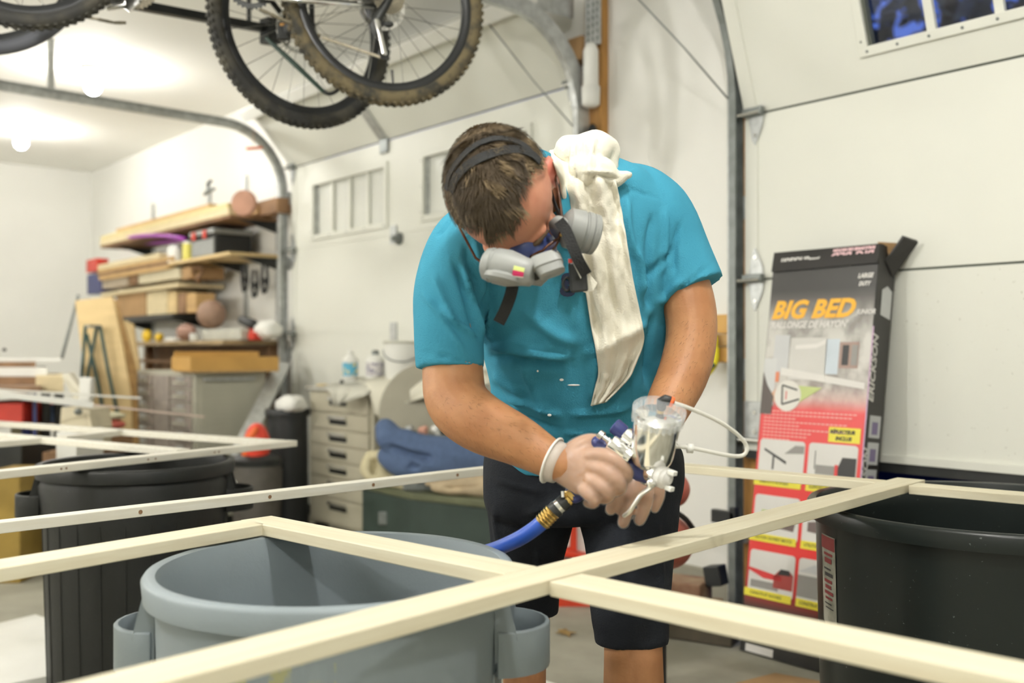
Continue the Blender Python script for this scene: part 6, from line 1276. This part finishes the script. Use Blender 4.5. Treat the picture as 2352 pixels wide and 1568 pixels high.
# dark green trunk, blankets, blue pad, parts pile
tk = thing('storage_chest', 'dark green storage trunk with metal latch under the blankets', 'trunk', P(960, 1230, 4.6))
a, b, c = P(832, 805, 4.85), P(942, 805, 4.5), P(1240, 805, 4.10)
tkz = HC-(1125-805)/FPX*4.6
M['trunk'] = mat('dark_green_trunk', (.035, .055, .045), .55, var=.15)
part('trunk_body', MB().prism([Vector((v.x, v.y, .0)) for v in (a, b, c, c+CAMF*.40, a+CAMF*.40)], (0, 0, tkz-.03)), 'trunk', tk, bevel=.006); part('trunk_lid', MB().prism([Vector((v.x, v.y, tkz-.028)) for v in (a-CAMX*.01, b-CAMF*.012, c-CAMF*.012, c+CAMF*.41, a+CAMF*.41)], (0, 0, .03)), mat('mossy_lid', (.12, .13, .07), .6, var=.2), tk, bevel=.005)
lq = P(880, 1190, 4.67); part('latch', MB().obox(lq, CAMX*.022, UP*.03, CAMF*.006), 'galvd', tk, bevel=.004)
def soft(name, label, cat, pts, m_, seg=20, vox=.008, nz=.012, folds=(), par=None):
    mb = MB()
    for chain_ in pts: limb(mb, chain_, seg)
    me = fused(mb, vox, 5); me = fold(me, list(folds), lambda co, px, py: np.array([noise.noise(Vector((c_[0]*9, c_[1]*9, c_[2]*9)))*nz for c_ in co])); return tag(linkmesh(name, me, m_, None, True), label, cat)
M['bluepad'] = mat('blue_quilt', (.085, .13, .235), .9, var=.12, vscale=40, bump=.3)
soft('moving_blanket', 'bunched blue moving blanket lying over the tan blankets', 'blanket', [[(885, 985, 4.62, .050), (905, 1010, 4.58, .065), (960, 1040, 4.55, .085), (1040, 1050, 4.52, .085), (1130, 1045, 4.5, .085)], [(890, 1050, 4.6, .05), (930, 1070, 4.55, .06), (1000, 1065, 4.5, .06), (1130, 1075, 4.5, .06)], [(876, 975, 4.66, .02), (880, 1010, 4.64, .035)]], 'bluepad', folds=[(880, 1020, 1000, 1060, 8, -.025), (900, 985, 1100, 1010, 8, .012), (940, 1060, 960, 1080, 8, -.015)])
part_ = soft('blanket', 'cream bundled blanket peeping out under the blue one, left end', 'blanket', [[(850, 1045, 4.72, .030), (845, 1075, 4.70, .038), (860, 1095, 4.68, .035), (900, 1105, 4.66, .03), (950, 1118, 4.6, .025)], [(868, 1040, 4.70, .022), (880, 1090, 4.68, .03)]], mat('cream_blanket', (.62, .56, .36), .95, var=.15, vscale=20), folds=[(855, 1050, 862, 1090, 5, -.02)])
soft('blanket', 'folded tan blanket lying on the green trunk lid', 'blanket', [[(1000, 1118, 4.45, .030), (1080, 1122, 4.4, .032), (1240, 1120, 4.35, .032)], [(985, 1110, 4.5, .022), (1100, 1100, 4.42, .022), (1240, 1098, 4.4, .022)]], mat('tan_blanket', (.50, .40, .26), .95, var=.15, vscale=20), folds=[(1010, 1118, 1115, 1112, 4, -.015)])
jk = [((1000, 985), 'white', .022, 'white crumpled wrapper'), ((972, 988), mat('salmon', (.62, .33, .24), .6), .024, 'salmon pink roll'), ((1005, 1000), 'white', .016, 'cream knob'), ((1022, 992), 'iron', .022, 'dark clamp part'), ((1045, 990), 'black', .024, 'black bracket'), ((1030, 1008), 'white', .014, 'small white nut'), ((1060, 1000), mat('ochre', (.6, .45, .12), .5), .014, 'ochre cap'), ((1075, 1005), 'iron', .022, 'dark socket'), ((940, 985), 'galv', .02, 'grey metal washer'), ((950, 995), 'iron', .016, 'dark bolt head'), ((1085, 1015), 'galv', .014, 'silver fitting'), ((1050, 1012), 'brass', .012, 'brass fitting')]
for (px, py), m_, r, lab in jk:
    q = P(px, py, 4.62); q2 = MB().ell(q, CAMX*r, CAMF*r, UP*r*.8, 10, 7); q2.v = [q+(v-q)*(1+.5*noise.noise((v-q)*60+q)) for v in q2.v]; tag(part('small_part', q2, m_, smooth=50), lab+' in the pile behind the blue blanket', 'part')
bs_ = cbx('parts_tray', 'shallow grey tray holding the pile of parts behind the blue blanket', 'tray', 925, 1110, 1000, 1030, 4.56, .16, 'galvd', zb=tkz+.002)

# ================================================================== RIGHT BACKGROUND
q = onY(1655, 790, 3.05); X0, X1 = onY(1635, 805, 3.04).x, onY(1684, 805, 3.04).x
hk = thing('wall_block', 'stacked orange pine blocks fixed on the wall left of the grey track', 'block', (X0, 3.05, 1.1))
for k, (yt, yb) in enumerate(((722, 765), (767, 795), (797, 832))): part('block', MB().box(X0-.03*(k == 1), X1, 3.03, 3.10, onY(1660, yb, 3.04).z, onY(1660, yt, 3.04).z), M['orangewood'] if k != 1 else 'pine2', hk, bevel=.003)
yb_ = bag('yellow_bag', 'bright yellow bag hanging from the pine blocks behind the man\'s elbow', 1626, 812, 3.0, .045, .02, .085, mat('bright_yellow', (.80, .68, .02), .5, var=.15), 5)
tag(part('cord_loop', MB().tube([onY(1600, 870, 2.98), onY(1620, 852, 2.98), onY(1640, 838, 2.99), onY(1634, 826, 3.0)], .008, 8, True), 'green', smooth=True), 'short dark green cord end below the yellow bag', 'cord')
cp = thing('bar_clamp', 'black bar clamp gripping the grey track low down', 'clamp', onY(1665, 1185, 2.95))
for a_, b_, c_, d_ in ((1636, 1690, 1176, 1198), (1678, 1692, 1166, 1200)):
    A, B = onY(a_, d_, 2.95), onY(b_, c_, 2.95); part('clamp_arm', MB().box(A.x, B.x, 2.94, 2.965, A.z, B.z), 'black', cp, bevel=.004)
A = onY(1660, 1200, 2.95); part('screw_rod', MB().tube([onY(1672, 1200, 2.955), onY(1672, 1172, 2.955)], .007, 8), 'steel', cp)
rt = mat('brick_red_paint', (.52, .13, .09), .5, var=.15)
ac_ = thing('air_compressor', 'red air compressor behind the man\'s left hip, round tank ends showing', 'compressor', P(1500, 1290, 3.1))
q = P(1538, 1122, 2.95); part('upper_tank', MB().ell(q, CAMX*.058, CAMF*.10, UP*.056, 24, 16), rt, ac_, True); q = P(1528, 1242, 2.95); part('lower_tank', MB().ell(q, CAMX*.080, CAMF*.14, UP*.078, 24, 16), rt, ac_, True)
part('pressure_pipe', MB().tube([Vector(v) for v in sm(W3([(1545, 1172, 2.9), (1575, 1192, 2.9), (1600, 1225, 2.92), (1622, 1240, 2.95)]), 4)], .008, 8, True), 'iron', ac_, True)
q = P(1470, 1310, 3.0); part('stand', MB().box(q.x-.06, q.x+.06, q.y-.05, q.y+.05, 0, q.z+.02), 'iron', ac_)
jkk = thing('floor_jack', 'red metal trolley jack with white stripes seen between the man\'s thighs', 'jack', P(1325, 1290, 4.1))
rdm = mat('signal_red', (.72, .07, .03), .4, var=.1)
part('upright', MB().prism(W3([(1300, 1165, 4.1), (1325, 1165, 4.1), (1325, 1265, 4.1), (1290, 1265, 4.1)]), CAMF*.06), rdm, jkk, bevel=.003); part('side_plate', MB().prism(W3([(1325, 1195, 4.12), (1352, 1200, 4.12), (1352, 1275, 4.12), (1325, 1265, 4.12)]), CAMF*.05), 'white', jkk)
part('cross_bar', MB().prism(W3([(1285, 1262, 4.05), (1360, 1278, 4.05), (1360, 1290, 4.05), (1285, 1276, 4.05)]), CAMF*.1), rdm, jkk, bevel=.003)
part('white_stripe', MB().prism(W3([(1304, 1185, 4.095), (1311, 1185, 4.095), (1308, 1255, 4.095), (1300, 1255, 4.095)]), -CAMF*.003), 'white', jkk)
q = P(1325, 1300, 4.1); part('jack_base', MB().tube([P(1280, 1302, 4.0), P(1365, 1310, 4.0)], .03, 10, True), rdm, jkk, True); part('base_plate', MB().prism([Vector((v.x, v.y, 0)) for v in W3([(1275, 805, 4.0), (1370, 805, 4.0), (1370, 805, 4.25), (1275, 805, 4.25)])], (0, 0, P(1, 1318, 4.0).z)), rdm, jkk)
mw = mat('reddish_timber', (.20, .10, .06), .8, col2=(.36, .26, .16), vscale=9)
for i, (pts, w_, h_, lab) in enumerate(((((1470, 1350), (1622, 1330)), .14, .10, 'reddish timber lying on the floor between the man\'s leg and track'), (((1480, 1322), (1655, 1310)), .10, .06, 'dark timber lying behind the reddish one'), (((1540, 1385), (1690, 1360)), .10, .06, 'low grey-brown timber nearest the track foot'))):
    Zt = (3.62, 3.80, 3.60)[i]; a, b = P(*pts[0], Zt), P(*pts[1], Zt-.12); a.z = b.z = (.161, .051, .052)[i]
    tag(part('timber', MB().bar(a, b, w_, (.11, .10, .10)[i]), mw if i < 2 else mat('dark_timber', (.09, .075, .05), .8, var=.4), bevel=.006), lab, 'timber', 'timbers on the floor behind the man')
tag(part('rubber_block', MB().bar(P(1626, 1322, 3.52), P(1662, 1320, 3.48), .06, .07), 'black', bevel=.005), 'black rubber end piece beside the reddish timber', 'end piece')
# blurred parked vehicle and lights glimpsed under the raised door
vh = thing('parked_vehicle', 'dark low vehicle outside, seen under the raised right door', 'vehicle', (-.6, 5.2, 0))
nb_ = mat('night_blue_paint', (.012, .016, .05), .25, var=.2, coat=.5)
part('vehicle_body', MB().loft([[Vector((x, 4.4+.0, z)) for x, z in ()]] if False else [[Vector((x, y, z)) for y, z in ((4.3, .25), (4.25, .55), (4.35, .72), (5.9, .78), (6.0, .25))] for x in (-3.2, -2.9, 1.6, 1.9)]), nb_, vh, bevel=.05)
for x in (-1.35, -.75): part('tail_light', MB().ell((x, 4.27, .62), Vector((.11, 0, 0)), Vector((0, .03, 0)), Vector((0, 0, .07)), 16, 10), mat('blue_lens', (.04, .06, .30), .15, var=.2), vh, True)
for x in (-2.6, 1.3): part('wheel', MB().lathe((x, 4.4, .25), (0, 1, 0), [(0, .27), (.05, .30), (.2, .30)], 28), 'black', vh, 40)
